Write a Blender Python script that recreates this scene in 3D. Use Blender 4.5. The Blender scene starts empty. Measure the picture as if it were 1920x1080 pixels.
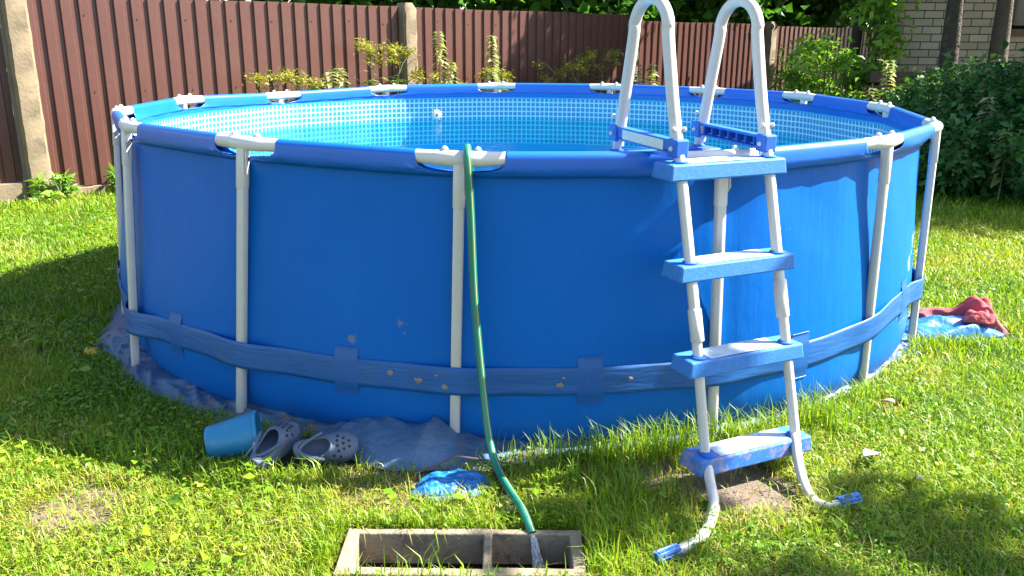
import bpy, math
import numpy as np
from mathutils import Vector, Matrix

rng = np.random.default_rng(11)
R = math.radians
SC = bpy.context.scene
COL = SC.collection

# ------------------------------------------------------------------ camera, sky, sun, exposure
cd = bpy.data.cameras.new("camera")
cam = bpy.data.objects.new("camera", cd)
COL.objects.link(cam)
cd.sensor_width = 36.0
cd.lens = 36.0 * 1609.84 / 1920.0
cd.clip_start = 0.05
cd.clip_end = 400
PIT, ROLL, YAW = 0.284508, 0.0053707, -0.0043387
fw = Vector((math.sin(YAW) * math.cos(PIT), math.cos(YAW) * math.cos(PIT), -math.sin(PIT)))
rt = Vector((math.cos(YAW), -math.sin(YAW), 0))
up = rt.cross(fw)
r2 = rt * math.cos(ROLL) + up * math.sin(ROLL)
u2 = -rt * math.sin(ROLL) + up * math.cos(ROLL)
cam.matrix_world = Matrix(((r2.x, u2.x, -fw.x, -0.02247), (r2.y, u2.y, -fw.y, -5.06291), (r2.z, u2.z, -fw.z, 1.46337), (0, 0, 0, 1)))
SC.camera = cam

SUN_AZ, SUN_EL = 13.0, 43.5          # azimuth measured from +x towards +y
sd = Vector((math.cos(R(SUN_EL)) * math.cos(R(SUN_AZ)), math.cos(R(SUN_EL)) * math.sin(R(SUN_AZ)), math.sin(R(SUN_EL))))
W = bpy.data.worlds.new("World")
SC.world = W
W.use_nodes = True
nt = W.node_tree
bg = nt.nodes["Background"]
sky = nt.nodes.new("ShaderNodeTexSky")
sky.sky_type = 'NISHITA'
sky.sun_disc = False
sky.sun_elevation = R(SUN_EL)
sky.sun_rotation = R(90 - SUN_AZ)
sky.air_density = 1.0
sky.dust_density = 1.0
nt.links.new(sky.outputs[0], bg.inputs[0])
bg.inputs[1].default_value = 0.075
sl = bpy.data.lights.new("sun", 'SUN')
sl.energy = 5.0
sl.angle = R(0.55)
sl.color = (1.0, 0.95, 0.86)
so = bpy.data.objects.new("sun", sl)
COL.objects.link(so)
so.rotation_euler = (-sd).to_track_quat('-Z', 'Y').to_euler()
SC.view_settings.view_transform = 'Standard'
SC.view_settings.look = 'None'
SC.view_settings.gamma = 1.0
SC.view_settings.exposure = 2.48
SC.render.engine = 'CYCLES'
SC.cycles.use_denoising = True
SC.cycles.max_bounces = 10
SC.cycles.transparent_max_bounces = 24
SC.cycles.sample_clamp_indirect = 6.0

# ------------------------------------------------------------------ helpers
class MB:
    """collects vertices and faces of ONE mesh object"""
    def __init__(self):
        self.v, self.f, self.uv = [], [], []
    def add(self, verts, faces, uv=None):
        o = len(self.v)
        self.v += [tuple(p) for p in verts]
        self.f += [tuple(i + o for i in q) for q in faces]
        self.uv += list(uv) if uv is not None else [(0.0, 0.0)] * len(verts)
        return self
    def box(self, c, s, M=None):
        x, y, z = (k / 2 for k in s)
        P = [Vector((a * x, b * y, d * z)) for a in (-1, 1) for b in (-1, 1) for d in (-1, 1)]
        if M is not None:
            P = [M @ p for p in P]
        P = [p + Vector(c) for p in P]
        return self.add(P, [(0, 1, 3, 2), (4, 6, 7, 5), (0, 4, 5, 1), (2, 3, 7, 6), (0, 2, 6, 4), (1, 5, 7, 3)])
    def tube(self, pts, r, n=12, caps=True, flat=None, up=(0, 0, 1)):
        P = [Vector(p) for p in pts]
        rr = r if hasattr(r, '__len__') else [r] * len(P)
        T = [(P[min(i + 1, len(P) - 1)] - P[max(i - 1, 0)]).normalized() for i in range(len(P))]
        u = Vector(up)
        if abs(u.dot(T[0])) > 0.95:
            u = Vector((0, -1, 0))
        vs, fs, uv = [], [], []
        L = 0
        for i, p in enumerate(P):
            u = (u - T[i] * u.dot(T[i])).normalized()
            w = T[i].cross(u)
            if i:
                L += (P[i] - P[i - 1]).length
            for k in range(n):
                a = 2 * math.pi * k / n
                ca, sa = math.cos(a), math.sin(a)
                if flat:                       # rounded-rectangle profile
                    q = 1.0 / (abs(ca) ** flat + abs(sa) ** flat) ** (1.0 / flat)
                    ca, sa = ca * q, sa * q
                vs.append(p + (u * ca + w * sa) * rr[i])
                uv.append((k / n, L))
        for i in range(len(P) - 1):
            for k in range(n):
                fs.append((i * n + k, i * n + (k + 1) % n, (i + 1) * n + (k + 1) % n, (i + 1) * n + k))
        if caps:
            fs.append(tuple(reversed(range(n))))
            fs.append(tuple((len(P) - 1) * n + k for k in range(n)))
        return self.add(vs, fs, uv)
    def grid(self, F, nu, nv, closed_u=False, uvf=None):
        vs, fs, uv = [], [], []
        for i in range(nu):
            for j in range(nv):
                vs.append(F(i, j))
                uv.append(uvf(i, j) if uvf else (i / max(nu - 1, 1), j / max(nv - 1, 1)))
        for i in range(nu if closed_u else nu - 1):
            for j in range(nv - 1):
                a, b = i * nv + j, ((i + 1) % nu) * nv + j
                fs.append((a, b, b + 1, a + 1))
        return self.add(vs, fs, uv)
    def ball(self, c, r, nu=10, nv=6):
        c = Vector(c)
        rr = r if hasattr(r, '__len__') else (r, r, r)
        def F(i, j):
            a, b = 2 * math.pi * i / nu, math.pi * j / (nv - 1)
            return c + Vector((rr[0] * math.sin(b) * math.cos(a), rr[1] * math.sin(b) * math.sin(a), rr[2] * math.cos(b)))
        return self.grid(F, nu, nv, True)
    def build(self, name, mat, parent=None, smooth=True, bevel=0.0, solid=0.0, sub=0, auto=True):
        off = Vector(parent_loc(parent)) if parent else Vector((0, 0, 0))
        me = bpy.data.meshes.new(name)
        me.from_pydata([tuple(Vector(p) - off) for p in self.v], [], self.f)
        ul = me.uv_layers.new(name="UVMap")
        li = np.empty(len(me.loops), np.int32)
        me.loops.foreach_get("vertex_index", li)
        ul.data.foreach_set("uv", np.asarray(self.uv, np.float32)[li].ravel())
        me.materials.append(mat)
        o = bpy.data.objects.new(name, me)
        COL.objects.link(o)
        if parent:
            o.parent = parent
        me.polygons.foreach_set("use_smooth", np.full(len(me.polygons), bool(smooth)))
        if bevel:
            b = o.modifiers.new("bevel", 'BEVEL'); b.width = bevel; b.segments = 2; b.limit_method = 'ANGLE'; b.angle_limit = R(35)
        if solid:
            s = o.modifiers.new("solid", 'SOLIDIFY'); s.thickness = solid; s.offset = 0
        if sub:
            s = o.modifiers.new("sub", 'SUBSURF'); s.levels = sub; s.render_levels = sub
        if smooth and auto:
            me.set_sharp_from_angle(angle=R(42))
        me.update()
        return o

def parent_loc(o):
    p = Vector((0, 0, 0))
    while o:
        p += o.location
        o = o.parent
    return p

def thing(name, label, cat, loc=(0, 0, 0), group=None):
    o = bpy.data.objects.new(name, None)
    o.empty_display_size = 0.1
    COL.objects.link(o)
    o.location = loc
    o["label"] = label; o["category"] = cat
    if group:
        o["group"] = group
    return o

def tag(o, label=None, cat=None, group=None, kind=None):
    for k, v in (("label", label), ("category", cat), ("group", group), ("kind", kind)):
        if v:
            o[k] = v
    return o

def np_mesh(name, V, nv, faces, tint, mat, parent=None):
    """V (N,nv,3) vertices of N equal little pieces, faces = index tuples inside one piece"""
    N = V.shape[0]
    off = np.array(parent_loc(parent)) if parent else np.zeros(3)
    me = bpy.data.meshes.new(name)
    me.vertices.add(N * nv)
    me.vertices.foreach_set("co", (V - off).astype(np.float32).ravel())
    lens = np.array([len(f) for f in faces])
    flat = np.concatenate([np.array(f) for f in faces])
    L = (np.arange(N)[:, None] * nv + flat[None]).ravel()
    me.loops.add(len(L))
    me.loops.foreach_set("vertex_index", L.astype(np.int32))
    me.polygons.add(N * len(faces))
    tot = np.tile(lens, N)
    st = np.concatenate([[0], np.cumsum(tot)[:-1]])
    me.polygons.foreach_set("loop_start", st.astype(np.int32))
    me.update(calc_edges=True)
    at = me.attributes.new("tint", 'FLOAT', 'POINT')
    at.data.foreach_set("value", np.repeat(tint, nv).astype(np.float32))
    me.materials.append(mat)
    o = bpy.data.objects.new(name, me)
    COL.objects.link(o)
    if parent:
        o.parent = parent
    return o

def unit(a):
    return a / np.maximum(np.linalg.norm(a, axis=-1, keepdims=True), 1e-9)

def rand_dirs(n):
    return unit(rng.normal(size=(n, 3)))

def leaf_verts(C, D, Nn, L, Wd, fold=0.25, droop=0.15):
    """folded pointed leaves: C base, D axis, Nn up normal"""
    S = unit(np.cross(D, Nn)); Nn = unit(np.cross(S, D))
    L = L[:, None]; Wd = Wd[:, None]
    b = C
    m = C + D * L * .45
    l = m + S * Wd * .5 + Nn * Wd * fold
    r = m - S * Wd * .5 + Nn * Wd * fold
    t = C + D * L - Nn * L * droop
    return np.stack([b, l, m, r, t], 1)
LEAF_F = [(0, 2, 1), (0, 3, 2), (1, 2, 4), (2, 3, 4)]

# ------------------------------------------------------------------ materials
def new_mat(name):
    m = bpy.data.materials.new(name)
    m.use_nodes = True
    return m, m.node_tree, m.node_tree.nodes["Principled BSDF"]

def N_(t, typ, **kw):
    n = t.nodes.new(typ)
    for k, v in kw.items():
        setattr(n, k, v)
    return n

def mathn(t, op, a, b=None, c=None):
    n = t.nodes.new("ShaderNodeMath"); n.operation = op
    for i, x in enumerate((a, b, c)):
        if x is None: continue
        if isinstance(x, (int, float)): n.inputs[i].default_value = x
        else: t.links.new(x, n.inputs[i])
    return n.outputs[0]

def mixc(t, fac, a, b, mode='MIX'):
    n = t.nodes.new("ShaderNodeMix"); n.data_type = 'RGBA'; n.blend_type = mode
    for s, x in ((n.inputs[0], fac), (n.inputs[6], a), (n.inputs[7], b)):
        if isinstance(x, (int, float)): s.default_value = x
        elif isinstance(x, tuple): s.default_value = (*x, 1) if len(x) == 3 else x
        else: t.links.new(x, s)
    return n.outputs[2]

def ramp(t, fac, stops):
    n = t.nodes.new("ShaderNodeValToRGB")
    e = n.color_ramp.elements
    while len(e) < len(stops): e.new(0.5)
    for k, (p, c) in zip(e, stops):
        k.position = p; k.color = (*c, 1) if len(c) == 3 else c
    t.links.new(fac, n.inputs[0])
    return n.outputs[0]

def noise(t, scale, detail=4, rough=.55, vec=None, stretch=None):
    n = t.nodes.new("ShaderNodeTexNoise")
    n.inputs["Scale"].default_value = scale; n.inputs["Detail"].default_value = detail; n.inputs["Roughness"].default_value = rough
    if vec is None:
        vec = N_(t, "ShaderNodeNewGeometry").outputs["Position"]
    if stretch:
        m = t.nodes.new("ShaderNodeMapping"); m.inputs["Scale"].default_value = stretch
        t.links.new(vec, m.inputs[0]); vec = m.outputs[0]
    t.links.new(vec, n.inputs["Vector"])
    return n.outputs["Fac"]

def bump(t, bs, h, strength=.3, dist=.01):
    b = t.nodes.new("ShaderNodeBump")
    b.inputs["Strength"].default_value = strength; b.inputs["Distance"].default_value = dist
    t.links.new(h, b.inputs["Height"]); t.links.new(b.outputs[0], bs.inputs["Normal"])

def soft(t, x, lo, hi):
    n = t.nodes.new("ShaderNodeMapRange"); n.interpolation_type = 'SMOOTHSTEP'
    n.inputs["From Min"].default_value = lo; n.inputs["From Max"].default_value = hi
    t.links.new(x, n.inputs[0])
    return n.outputs[0]

def simple(name, col, rough=.5, var=.12, scale=12, bmp=0.0, bscale=80, dirt=None, dscale=9, dlo=.55, dhi=.75, metal=0.0, bdist=.004, stretch=None):
    m, t, b = new_mat(name)
    f = noise(t, scale)
    c = mixc(t, f, tuple(x * (1 - var) for x in col), tuple(min(1, x * (1 + var)) for x in col))
    if dirt:
        d = noise(t, dscale, 6, .65)
        c = mixc(t, soft(t, d, dlo, dhi), c, dirt)
    t.links.new(c, b.inputs["Base Color"])
    b.inputs["Roughness"].default_value = rough
    b.inputs["Metallic"].default_value = metal
    if bmp:
        bump(t, b, noise(t, bscale, 5, .55, None, stretch), bmp, bdist)
    return m

def foliage_mat(name, stops, trans=.35, rough=.5, spec=.3):
    m, t, b = new_mat(name)
    a = N_(t, "ShaderNodeAttribute", attribute_name="tint")
    c = ramp(t, a.outputs["Fac"], stops)
    t.links.new(c, b.inputs["Base Color"])
    b.inputs["Roughness"].default_value = rough
    b.inputs["Specular IOR Level"].default_value = spec
    tr = N_(t, "ShaderNodeBsdfTranslucent")
    c2 = mixc(t, 1.0, c, (1.35, 1.25, .55), 'MULTIPLY')
    t.links.new(c2, tr.inputs[0])
    mx = N_(t, "ShaderNodeMixShader"); mx.inputs[0].default_value = trans
    t.links.new(b.outputs[0], mx.inputs[1]); t.links.new(tr.outputs[0], mx.inputs[2])
    t.links.new(mx.outputs[0], t.nodes["Material Output"].inputs[0])
    return m

G_STOPS = [(0.0, (.040, .120, .006)), (.3, (.100, .225, .007)), (.6, (.190, .310, .010)), (.85, (.30, .32, .035)), (1.0, (.42, .36, .13))]
M_grass = foliage_mat("grass_blades", G_STOPS, .42, .45, .35)
M_leaf_dark = foliage_mat("shrub_leaves", [(0, (.016, .068, .016)), (.5, (.034, .12, .026)), (.85, (.065, .16, .03)), (1, (.12, .19, .05))], .28, .45, .22)
M_leaf_maple = foliage_mat("maple_leaves", [(0, (.028, .10, .014)), (.6, (.06, .18, .02)), (1, (.11, .24, .03))], .4, .4, .4)
M_leaf_bright = foliage_mat("bright_shrub_leaves", [(0, (.06, .17, .012)), (.6, (.15, .31, .025)), (1, (.28, .38, .05))], .4, .45, .35)
M_leaf_weed = foliage_mat("weed_leaves", [(0, (.06, .13, .02)), (.5, (.13, .21, .04)), (.8, (.22, .27, .09)), (1, (.38, .40, .22))], .35, .4, .45)
M_flower = foliage_mat("goldenrod_tufts", [(0, (.13, .17, .02)), (1, (.33, .30, .05))], .35, .6, .2)
M_stem = simple("green_stem", (.12, .15, .05), .6)

def vinyl_mat():
    m, t, b = new_mat("blue_vinyl_fabric")
    g = N_(t, "ShaderNodeNewGeometry").outputs["Position"]
    c = mixc(t, noise(t, 1.6, 4, .6, g), (.0003, .086, .345), (.0006, .110, .415))
    # dusty haze rising from the ground and pale scuffs
    sx = N_(t, "ShaderNodeSeparateXYZ"); t.links.new(g, sx.inputs[0])
    low = mathn(t, 'MULTIPLY', soft(t, mathn(t, 'MULTIPLY', sx.outputs[2], -1), -.45, 0.0), noise(t, 7, 6, .7, g))
    c = mixc(t, mathn(t, 'MULTIPLY', low, .30), c, (.03, .12, .22))
    sc = soft(t, noise(t, 26, 8, .75, g, (1, 1, .45)), .67, .74)
    c = mixc(t, mathn(t, 'MULTIPLY', sc, .5), c, (.22, .36, .55))
    st_ = soft(t, noise(t, 9, 5, .7, g, (1.6, 1.6, .12)), .58, .78)
    c = mixc(t, mathn(t, 'MULTIPLY', st_, .2), c, (.006, .15, .44))
    # dried mud splashes
    for x, y, z, r in ((-.445, -2.13, .47, .018), (-.415, -2.135, .465, .010), (-.425, -2.13, .435, .009), (-.62, -2.09, .395, .02),
                       (1.86, -1.08, .55, .036), (1.80, -1.17, .46, .042), (1.84, -1.12, .50, .014), (-.32, -2.14, .92, .011)):
        d = N_(t, "ShaderNodeVectorMath", operation='DISTANCE'); t.links.new(g, d.inputs[0]); d.inputs[1].default_value = (x, y, z)
        dd = mathn(t, 'ADD', d.outputs["Value"], mathn(t, 'MULTIPLY', mathn(t, 'SUBTRACT', noise(t, 55, 4, .6, g), .5), r * 3))
        k = soft(t, mathn(t, 'MULTIPLY', dd, -1), -r, -r * .45)
        c = mixc(t, mathn(t, 'MULTIPLY', k, .6), c, (.20, .165, .14) if x < 0 else (.40, .48, .52))
    t.links.new(c, b.inputs["Base Color"])
    b.inputs["Roughness"].default_value = .42
    b.inputs["Specular IOR Level"].default_value = .12
    w = N_(t, "ShaderNodeTexWave"); w.bands_direction = 'Z'; w.inputs["Scale"].default_value = 60; w.inputs["Distortion"].default_value = .4
    t.links.new(g, w.inputs[0])
    uvn = N_(t, "ShaderNodeUVMap")
    w2 = N_(t, "ShaderNodeTexWave"); w2.bands_direction = 'X'; w2.inputs["Scale"].default_value = 60; w2.inputs["Distortion"].default_value = .4
    t.links.new(uvn.outputs[0], w2.inputs[0])
    h = mathn(t, 'ADD', mathn(t, 'MULTIPLY', mathn(t, 'ADD', w.outputs["Fac"], w2.outputs["Fac"]), .018), mathn(t, 'ADD', noise(t, 5, 3, .5, g), mathn(t, 'MULTIPLY', noise(t, 10, 4, .6, g, (1, 1, .10)), .9)))
    bump(t, b, h, .35, .012)
    return m
M_vinyl = vinyl_mat()

def liner_mat():
    m, t, b = new_mat("printed_tile_liner")
    uvn = N_(t, "ShaderNodeUVMap")
    s = N_(t, "ShaderNodeSeparateXYZ"); t.links.new(uvn.outputs[0], s.inputs[0])
    P = .0372
    def cell(x, o):
        fr = mathn(t, 'FRACT', mathn(t, 'DIVIDE', mathn(t, 'SUBTRACT', x, o), P))
        return mathn(t, 'ABSOLUTE', mathn(t, 'SUBTRACT', fr, .5))
    cu, cv = cell(s.outputs[0], 0.0), cell(s.outputs[1], .617)
    # rounded squares
    d = mathn(t, 'POWER', mathn(t, 'ADD', mathn(t, 'POWER', cu, 5.0), mathn(t, 'POWER', cv, 5.0)), .2)
    tile = soft(t, mathn(t, 'MULTIPLY', d, -1), -.385, -.335)
    rim = soft(t, mathn(t, 'MULTIPLY', d, -1), -.31, -.24)
    ti = mixc(t, rim, (.010, .115, .25), (.018, .215, .40))
    c = mixc(t, tile, (.33, .55, .63), ti)
    band = mathn(t, 'MULTIPLY', mathn(t, 'GREATER_THAN', s.outputs[1], .617), mathn(t, 'LESS_THAN', s.outputs[1], .980))
    c = mixc(t, band, (.015, .30, .52), c)
    c = mixc(t, mathn(t, 'GREATER_THAN', s.outputs[1], .99), c, (.001, .095, .40))
    t.links.new(c, b.inputs["Base Color"])
    b.inputs["Roughness"].default_value = .42
    bump(t, b, noise(t, 6, 3, .5), .25, .02)
    return m
M_liner = liner_mat()

M_sleeve = simple("blue_rail_sleeve", (.001, .098, .45), .36, .12, 9, .15, 220)
M_strap = simple("grey_blue_strap", (.0015, .074, .262), .5, .22, 8, .35, 24, dirt=(.012, .078, .20), dscale=14, dlo=.48, dhi=.75, bdist=.008, stretch=(.35, .35, 3.0))
M_patch = simple("blue_strap_patch", (.0012, .072, .27), .48, .15, 14, .2, 60)
M_mud = simple("dried_mud", (.19, .165, .145), .9, .3, 60, .6, 90)
M_white = simple("white_painted_tube", (.50, .46, .425), .33, .08, 30, .12, 240, dirt=(.33, .29, .25), dscale=60, dlo=.62, dhi=.74)
M_plastic = simple("white_plastic_joint", (.55, .51, .475), .35, .06, 20, 0, dirt=(.40, .36, .32), dscale=45, dlo=.62, dhi=.78)
M_step = simple("scuffed_blue_step", (.022, .15, .46), .55, .25, 90, .3, 200, dirt=(.035, .18, .47), dscale=70, dlo=.46, dhi=.66)
M_stepdirty = simple("muddy_blue_step", (.02, .13, .42), .6, .25, 90, .3, 200, dirt=(.20, .19, .30), dscale=26, dlo=.46, dhi=.64)
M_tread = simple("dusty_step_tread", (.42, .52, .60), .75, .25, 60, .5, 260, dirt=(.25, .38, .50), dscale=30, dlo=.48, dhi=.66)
M_bluepl = simple("blue_plastic", (.006, .10, .46), .5, .12, 20)
M_concrete = simple("weathered_concrete", (.165, .125, .075), .9, .25, 7, .9, 35, dirt=(.11, .085, .055), dscale=12, dlo=.5, dhi=.72, bdist=.005)
M_block = simple("damp_concrete_block", (.225, .18, .12), .9, .2, 12, .8, 90, dirt=(.10, .08, .06), dscale=16, dlo=.48, dhi=.7, bdist=.006)
M_tarp = simple("faded_blue_tarp", (.050, .105, .185), .42, .3, 10, .35, 40, dirt=(.12, .085, .06), dscale=6, dlo=.5, dhi=.72, bdist=.03)
M_sheet = simple("bright_blue_sheet", (.012, .13, .36), .34, .25, 14, .35, 30, dirt=(.05, .19, .36), dscale=12, dlo=.55, dhi=.75, bdist=.02)
M_red = simple("red_cotton", (.34, .050, .055), .85, .2, 25, .5, 60, bdist=.006)
M_bucket = simple("faded_turquoise_plastic", (.014, .165, .32), .45, .15, 8, .15, 60, dirt=(.10, .20, .25), dscale=14, dlo=.56, dhi=.75)
M_clog = simple("grey_lilac_foam", (.075, .10, .155), .6, .12, 16, .2, 120, dirt=(.13, .12, .14), dscale=20, dlo=.55, dhi=.75)
M_dark = simple("dark_holes", (.012, .012, .015), .8)
M_yellow = simple("yellow_plastic", (.55, .32, .02), .5)
M_bark = simple("brown_bark", (.042, .030, .021), .95, .4, 14, 1.0, 22, dirt=(.09, .07, .045), dscale=10, dlo=.5, dhi=.7, bdist=.04)
M_bark2 = simple("grey_bark", (.075, .055, .038), .95, .4, 14, 1.0, 26, bdist=.03)
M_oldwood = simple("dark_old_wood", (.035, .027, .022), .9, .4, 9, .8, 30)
M_board = simple("brown_old_boards", (.11, .062, .035), .85, .35, 8, .7, 30)
M_deadleaf = simple("dry_pale_leaf", (.30, .24, .19), .8, .25, 60)
M_twig = simple("dead_twig", (.09, .06, .04), .9, .3, 40)
M_sticker = None

def steel_mat():
    m, t, b = new_mat("brown_painted_steel")
    c = mixc(t, noise(t, 3, 5), (.072, .0265, .0195), (.096, .037, .028))
    sp = soft(t, noise(t, 60, 4, .6), .70, .74)
    c = mixc(t, mathn(t, 'MULTIPLY', sp, .5), c, (.30, .22, .19))
    du = soft(t, noise(t, 2.2, 6, .7), .5, .85)
    c = mixc(t, mathn(t, 'MULTIPLY', du, .35), c, (.085, .046, .036))
    t.links.new(c, b.inputs["Base Color"])
    b.inputs["Roughness"].default_value = .42
    b.inputs["Specular IOR Level"].default_value = .45
    bump(t, b, noise(t, 8, 3), .12, .02)
    return m
M_steel = steel_mat()

def brick_mat():
    m, t, b = new_mat("pale_brickwork")
    tc = N_(t, "ShaderNodeUVMap")
    br = N_(t, "ShaderNodeTexBrick")
    br.inputs["Scale"].default_value = 1.0
    br.inputs["Brick Width"].default_value = .262; br.inputs["Row Height"].default_value = .102
    br.inputs["Mortar Size"].default_value = .0075; br.inputs["Mortar Smooth"].default_value = .25; br.inputs["Bias"].default_value = 0
    br.inputs["Color1"].default_value = (.36, .295, .205, 1); br.inputs["Color2"].default_value = (.27, .215, .15, 1); br.inputs["Mortar"].default_value = (.06, .043, .026, 1)
    br.offset = .5
    t.links.new(tc.outputs[0], br.inputs[0])
    c = mixc(t, soft(t, noise(t, 4, 6, .7), .5, .75), br.outputs[0], (.19, .15, .11), 'MIX')
    c = mixc(t, .75, c, br.outputs[0])
    t.links.new(c, b.inputs["Base Color"])
    b.inputs["Roughness"].default_value = .9
    h = mathn(t, 'ADD', mathn(t, 'MULTIPLY', br.outputs["Fac"], -1.0), mathn(t, 'MULTIPLY', noise(t, 40, 4), .3))
    bump(t, b, h, .8, .012)
    return m
M_brick = brick_mat()

def soil_mat():
    m, t, b = new_mat("lawn_soil")
    g = N_(t, "ShaderNodeNewGeometry").outputs["Position"]
    c = mixc(t, noise(t, 9, 6, .65, g), (.030, .045, .010), (.085, .095, .028))
    for x, y, r in ((.72, -2.46, .25), (.50, -2.37, .17), (-1.43, -2.62, .17), (-.45, -2.46, .22), (3.3, 2.2, .3), (1.52, -1.80, .07)):
        d = N_(t, "ShaderNodeVectorMath", operation='DISTANCE'); t.links.new(g, d.inputs[0]); d.inputs[1].default_value = (x, y, 0)
        dd = mathn(t, 'ADD', d.outputs["Value"], mathn(t, 'MULTIPLY', mathn(t, 'SUBTRACT', noise(t, 14, 5, .6, g), .5), r))
        k = soft(t, mathn(t, 'MULTIPLY', dd, -1), -r, -r * .6)
        cc = mixc(t, noise(t, 110, 5, .7, g), (.10, .07, .05), (.34, .25, .19))
        c = mixc(t, k, c, cc)
    t.links.new(c, b.inputs["Base Color"])
    b.inputs["Roughness"].default_value = .95
    bump(t, b, noise(t, 70, 6, .7, g), 1.0, .03)
    return m
M_soil = soil_mat()

def water_mat(name, tint, bscale, bstr, gl=.9):
    m, t, b = new_mat(name)
    t.nodes.remove(b)
    tr = N_(t, "ShaderNodeBsdfTransparent"); tr.inputs[0].default_value = (*tint, 1)
    go = N_(t, "ShaderNodeBsdfGlossy"); go.inputs["Roughness"].default_value = .03
    fr = N_(t, "ShaderNodeFresnel"); fr.inputs[0].default_value = 1.33
    bp = N_(t, "ShaderNodeBump"); bp.inputs["Strength"].default_value = bstr; bp.inputs["Distance"].default_value = .02
    t.links.new(noise(t, bscale, 3, .5), bp.inputs["Height"])
    t.links.new(bp.outputs[0], go.inputs["Normal"]); t.links.new(bp.outputs[0], fr.inputs["Normal"])
    mx = N_(t, "ShaderNodeMixShader")
    t.links.new(mathn(t, 'MULTIPLY', fr.outputs[0], gl), mx.inputs[0])
    t.links.new(tr.outputs[0], mx.inputs[1]); t.links.new(go.outputs[0], mx.inputs[2])
    t.links.new(mx.outputs[0], t.nodes["Material Output"].inputs[0])
    return m
M_water = water_mat("pool_water", (.40, .92, .95), 7, .35, .38)
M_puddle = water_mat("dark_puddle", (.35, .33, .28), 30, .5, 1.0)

def stream_mat():
    m, t, b = new_mat("running_water")
    b.inputs["Base Color"].default_value = (.95, .97, 1, 1)
    b.inputs["Roughness"].default_value = .08
    b.inputs["IOR"].default_value = 1.33
    b.inputs["Transmission Weight"].default_value = .78
    bump(t, b, noise(t, 90, 3, .6, None, (1, 1, .3)), .8, .01)
    return m
M_stream = stream_mat()

def hose_mat():
    m, t, b = new_mat("striped_green_hose")
    uvn = N_(t, "ShaderNodeUVMap")
    s = N_(t, "ShaderNodeSeparateXYZ"); t.links.new(uvn.outputs[0], s.inputs[0])
    fr = mathn(t, 'FRACT', mathn(t, 'MULTIPLY', s.outputs[0], 3.0))
    yl = mathn(t, 'LESS_THAN', mathn(t, 'ABSOLUTE', mathn(t, 'SUBTRACT', fr, .72)), .045)
    dk = mathn(t, 'LESS_THAN', mathn(t, 'ABSOLUTE', mathn(t, 'SUBTRACT', fr, .60)), .10)
    # braid
    d1 = mathn(t, 'SINE', mathn(t, 'ADD', mathn(t, 'MULTIPLY', s.outputs[0], 75), mathn(t, 'MULTIPLY', s.outputs[1], 900)))
    c = mixc(t, mathn(t, 'MULTIPLY', mathn(t, 'ADD', d1, 1), .5), (.003, .115, .068), (.006, .20, .13))
    c = mixc(t, mathn(t, 'MULTIPLY', dk, .8), c, (.012, .05, .035))
    c = mixc(t, mathn(t, 'MULTIPLY', yl, .85), c, (.42, .36, .12))
    t.links.new(c, b.inputs["Base Color"])
    b.inputs["Roughness"].default_value = .28
    return m
M_hose = hose_mat()

def sticker_mat():
    m, t, b = new_mat("faded_sticker")
    uvn = N_(t, "ShaderNodeUVMap")
    s = N_(t, "ShaderNodeSeparateXYZ"); t.links.new(uvn.outputs[0], s.inputs[0])
    ln = mathn(t, 'LESS_THAN', mathn(t, 'FRACT', mathn(t, 'MULTIPLY', s.outputs[1], 7)), .5)
    k = mathn(t, 'MULTIPLY', ln, mathn(t, 'GREATER_THAN', noise(t, 160, 2, .5), .5))
    ins = mathn(t, 'LESS_THAN', mathn(t, 'ABSOLUTE', mathn(t, 'SUBTRACT', s.outputs[0], .5)), .38)
    k = mathn(t, 'MULTIPLY', mathn(t, 'MULTIPLY', k, ins), .45)
    t.links.new(mixc(t, k, (.55, .56, .50), (.22, .25, .27)), b.inputs["Base Color"])
    b.inputs["Roughness"].default_value = .5
    return m
M_sticker = sticker_mat()
M_glass, _t, _b = new_mat("dark_window_glass")
_b.inputs["Base Color"].default_value = (.02, .025, .03, 1); _b.inputs["Roughness"].default_value = .08

# ------------------------------------------------------------------ ground
BX0, BX1, BY0, BY1 = -.530, .185, -2.992, -2.752       # sunken concrete block, outer size
mb = MB()
E_ = 90.0
xs = [-E_, BX0, BX1, E_]; ys = [-E_, BY0, BY1, E_]
for i in range(3):
    for j in range(3):
        if i == 1 and j == 1: continue
        mb.add([(xs[i], ys[j], 0), (xs[i + 1], ys[j], 0), (xs[i + 1], ys[j + 1], 0), (xs[i], ys[j + 1], 0)], [(0, 1, 2, 3)])
tag(mb.build("ground", M_soil, smooth=False), kind="structure")

# ------------------------------------------------------------------ fence
FA = np.array([-4.45, 2.65, 0.0]); FD = np.array([.7417, .6707, 0.0]); FN = np.array([.6707, -.7417, 0.0])
def fpt(s, n, z):
    return FA + FD * s + FN * n + np.array([0, 0, z])

def profile(s0, s1, pitch=.154, depth=.021, phase=0.0):
    out = []
    k = math.floor((s0 - phase) / pitch)
    pts = []
    while k * pitch + phase < s1 + pitch:
        a = k * pitch + phase
        # wide proud face, slope down, groove floor, slope up; a shallow bead before each groove
        pts += [(a, 0), (a + .070, 0), (a + .081, -depth), (a + .139, -depth), (a + .147, 0)]
        k += 1
    for i in range(len(pts) - 1):
        (x0, y0), (x1, y1) = pts[i], pts[i + 1]
        if x1 < s0 or x0 > s1: continue
        if x0 < s0: y0 = y0 + (y1 - y0) * (s0 - x0) / max(x1 - x0, 1e-6); x0 = s0
        if x1 > s1: y1 = y0 + (y1 - y0) * (s1 - x0) / max(x1 - x0, 1e-6); x1 = s1
        if not out: out.append((x0, y0))
        out.append((x1, y1))
    return out

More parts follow.
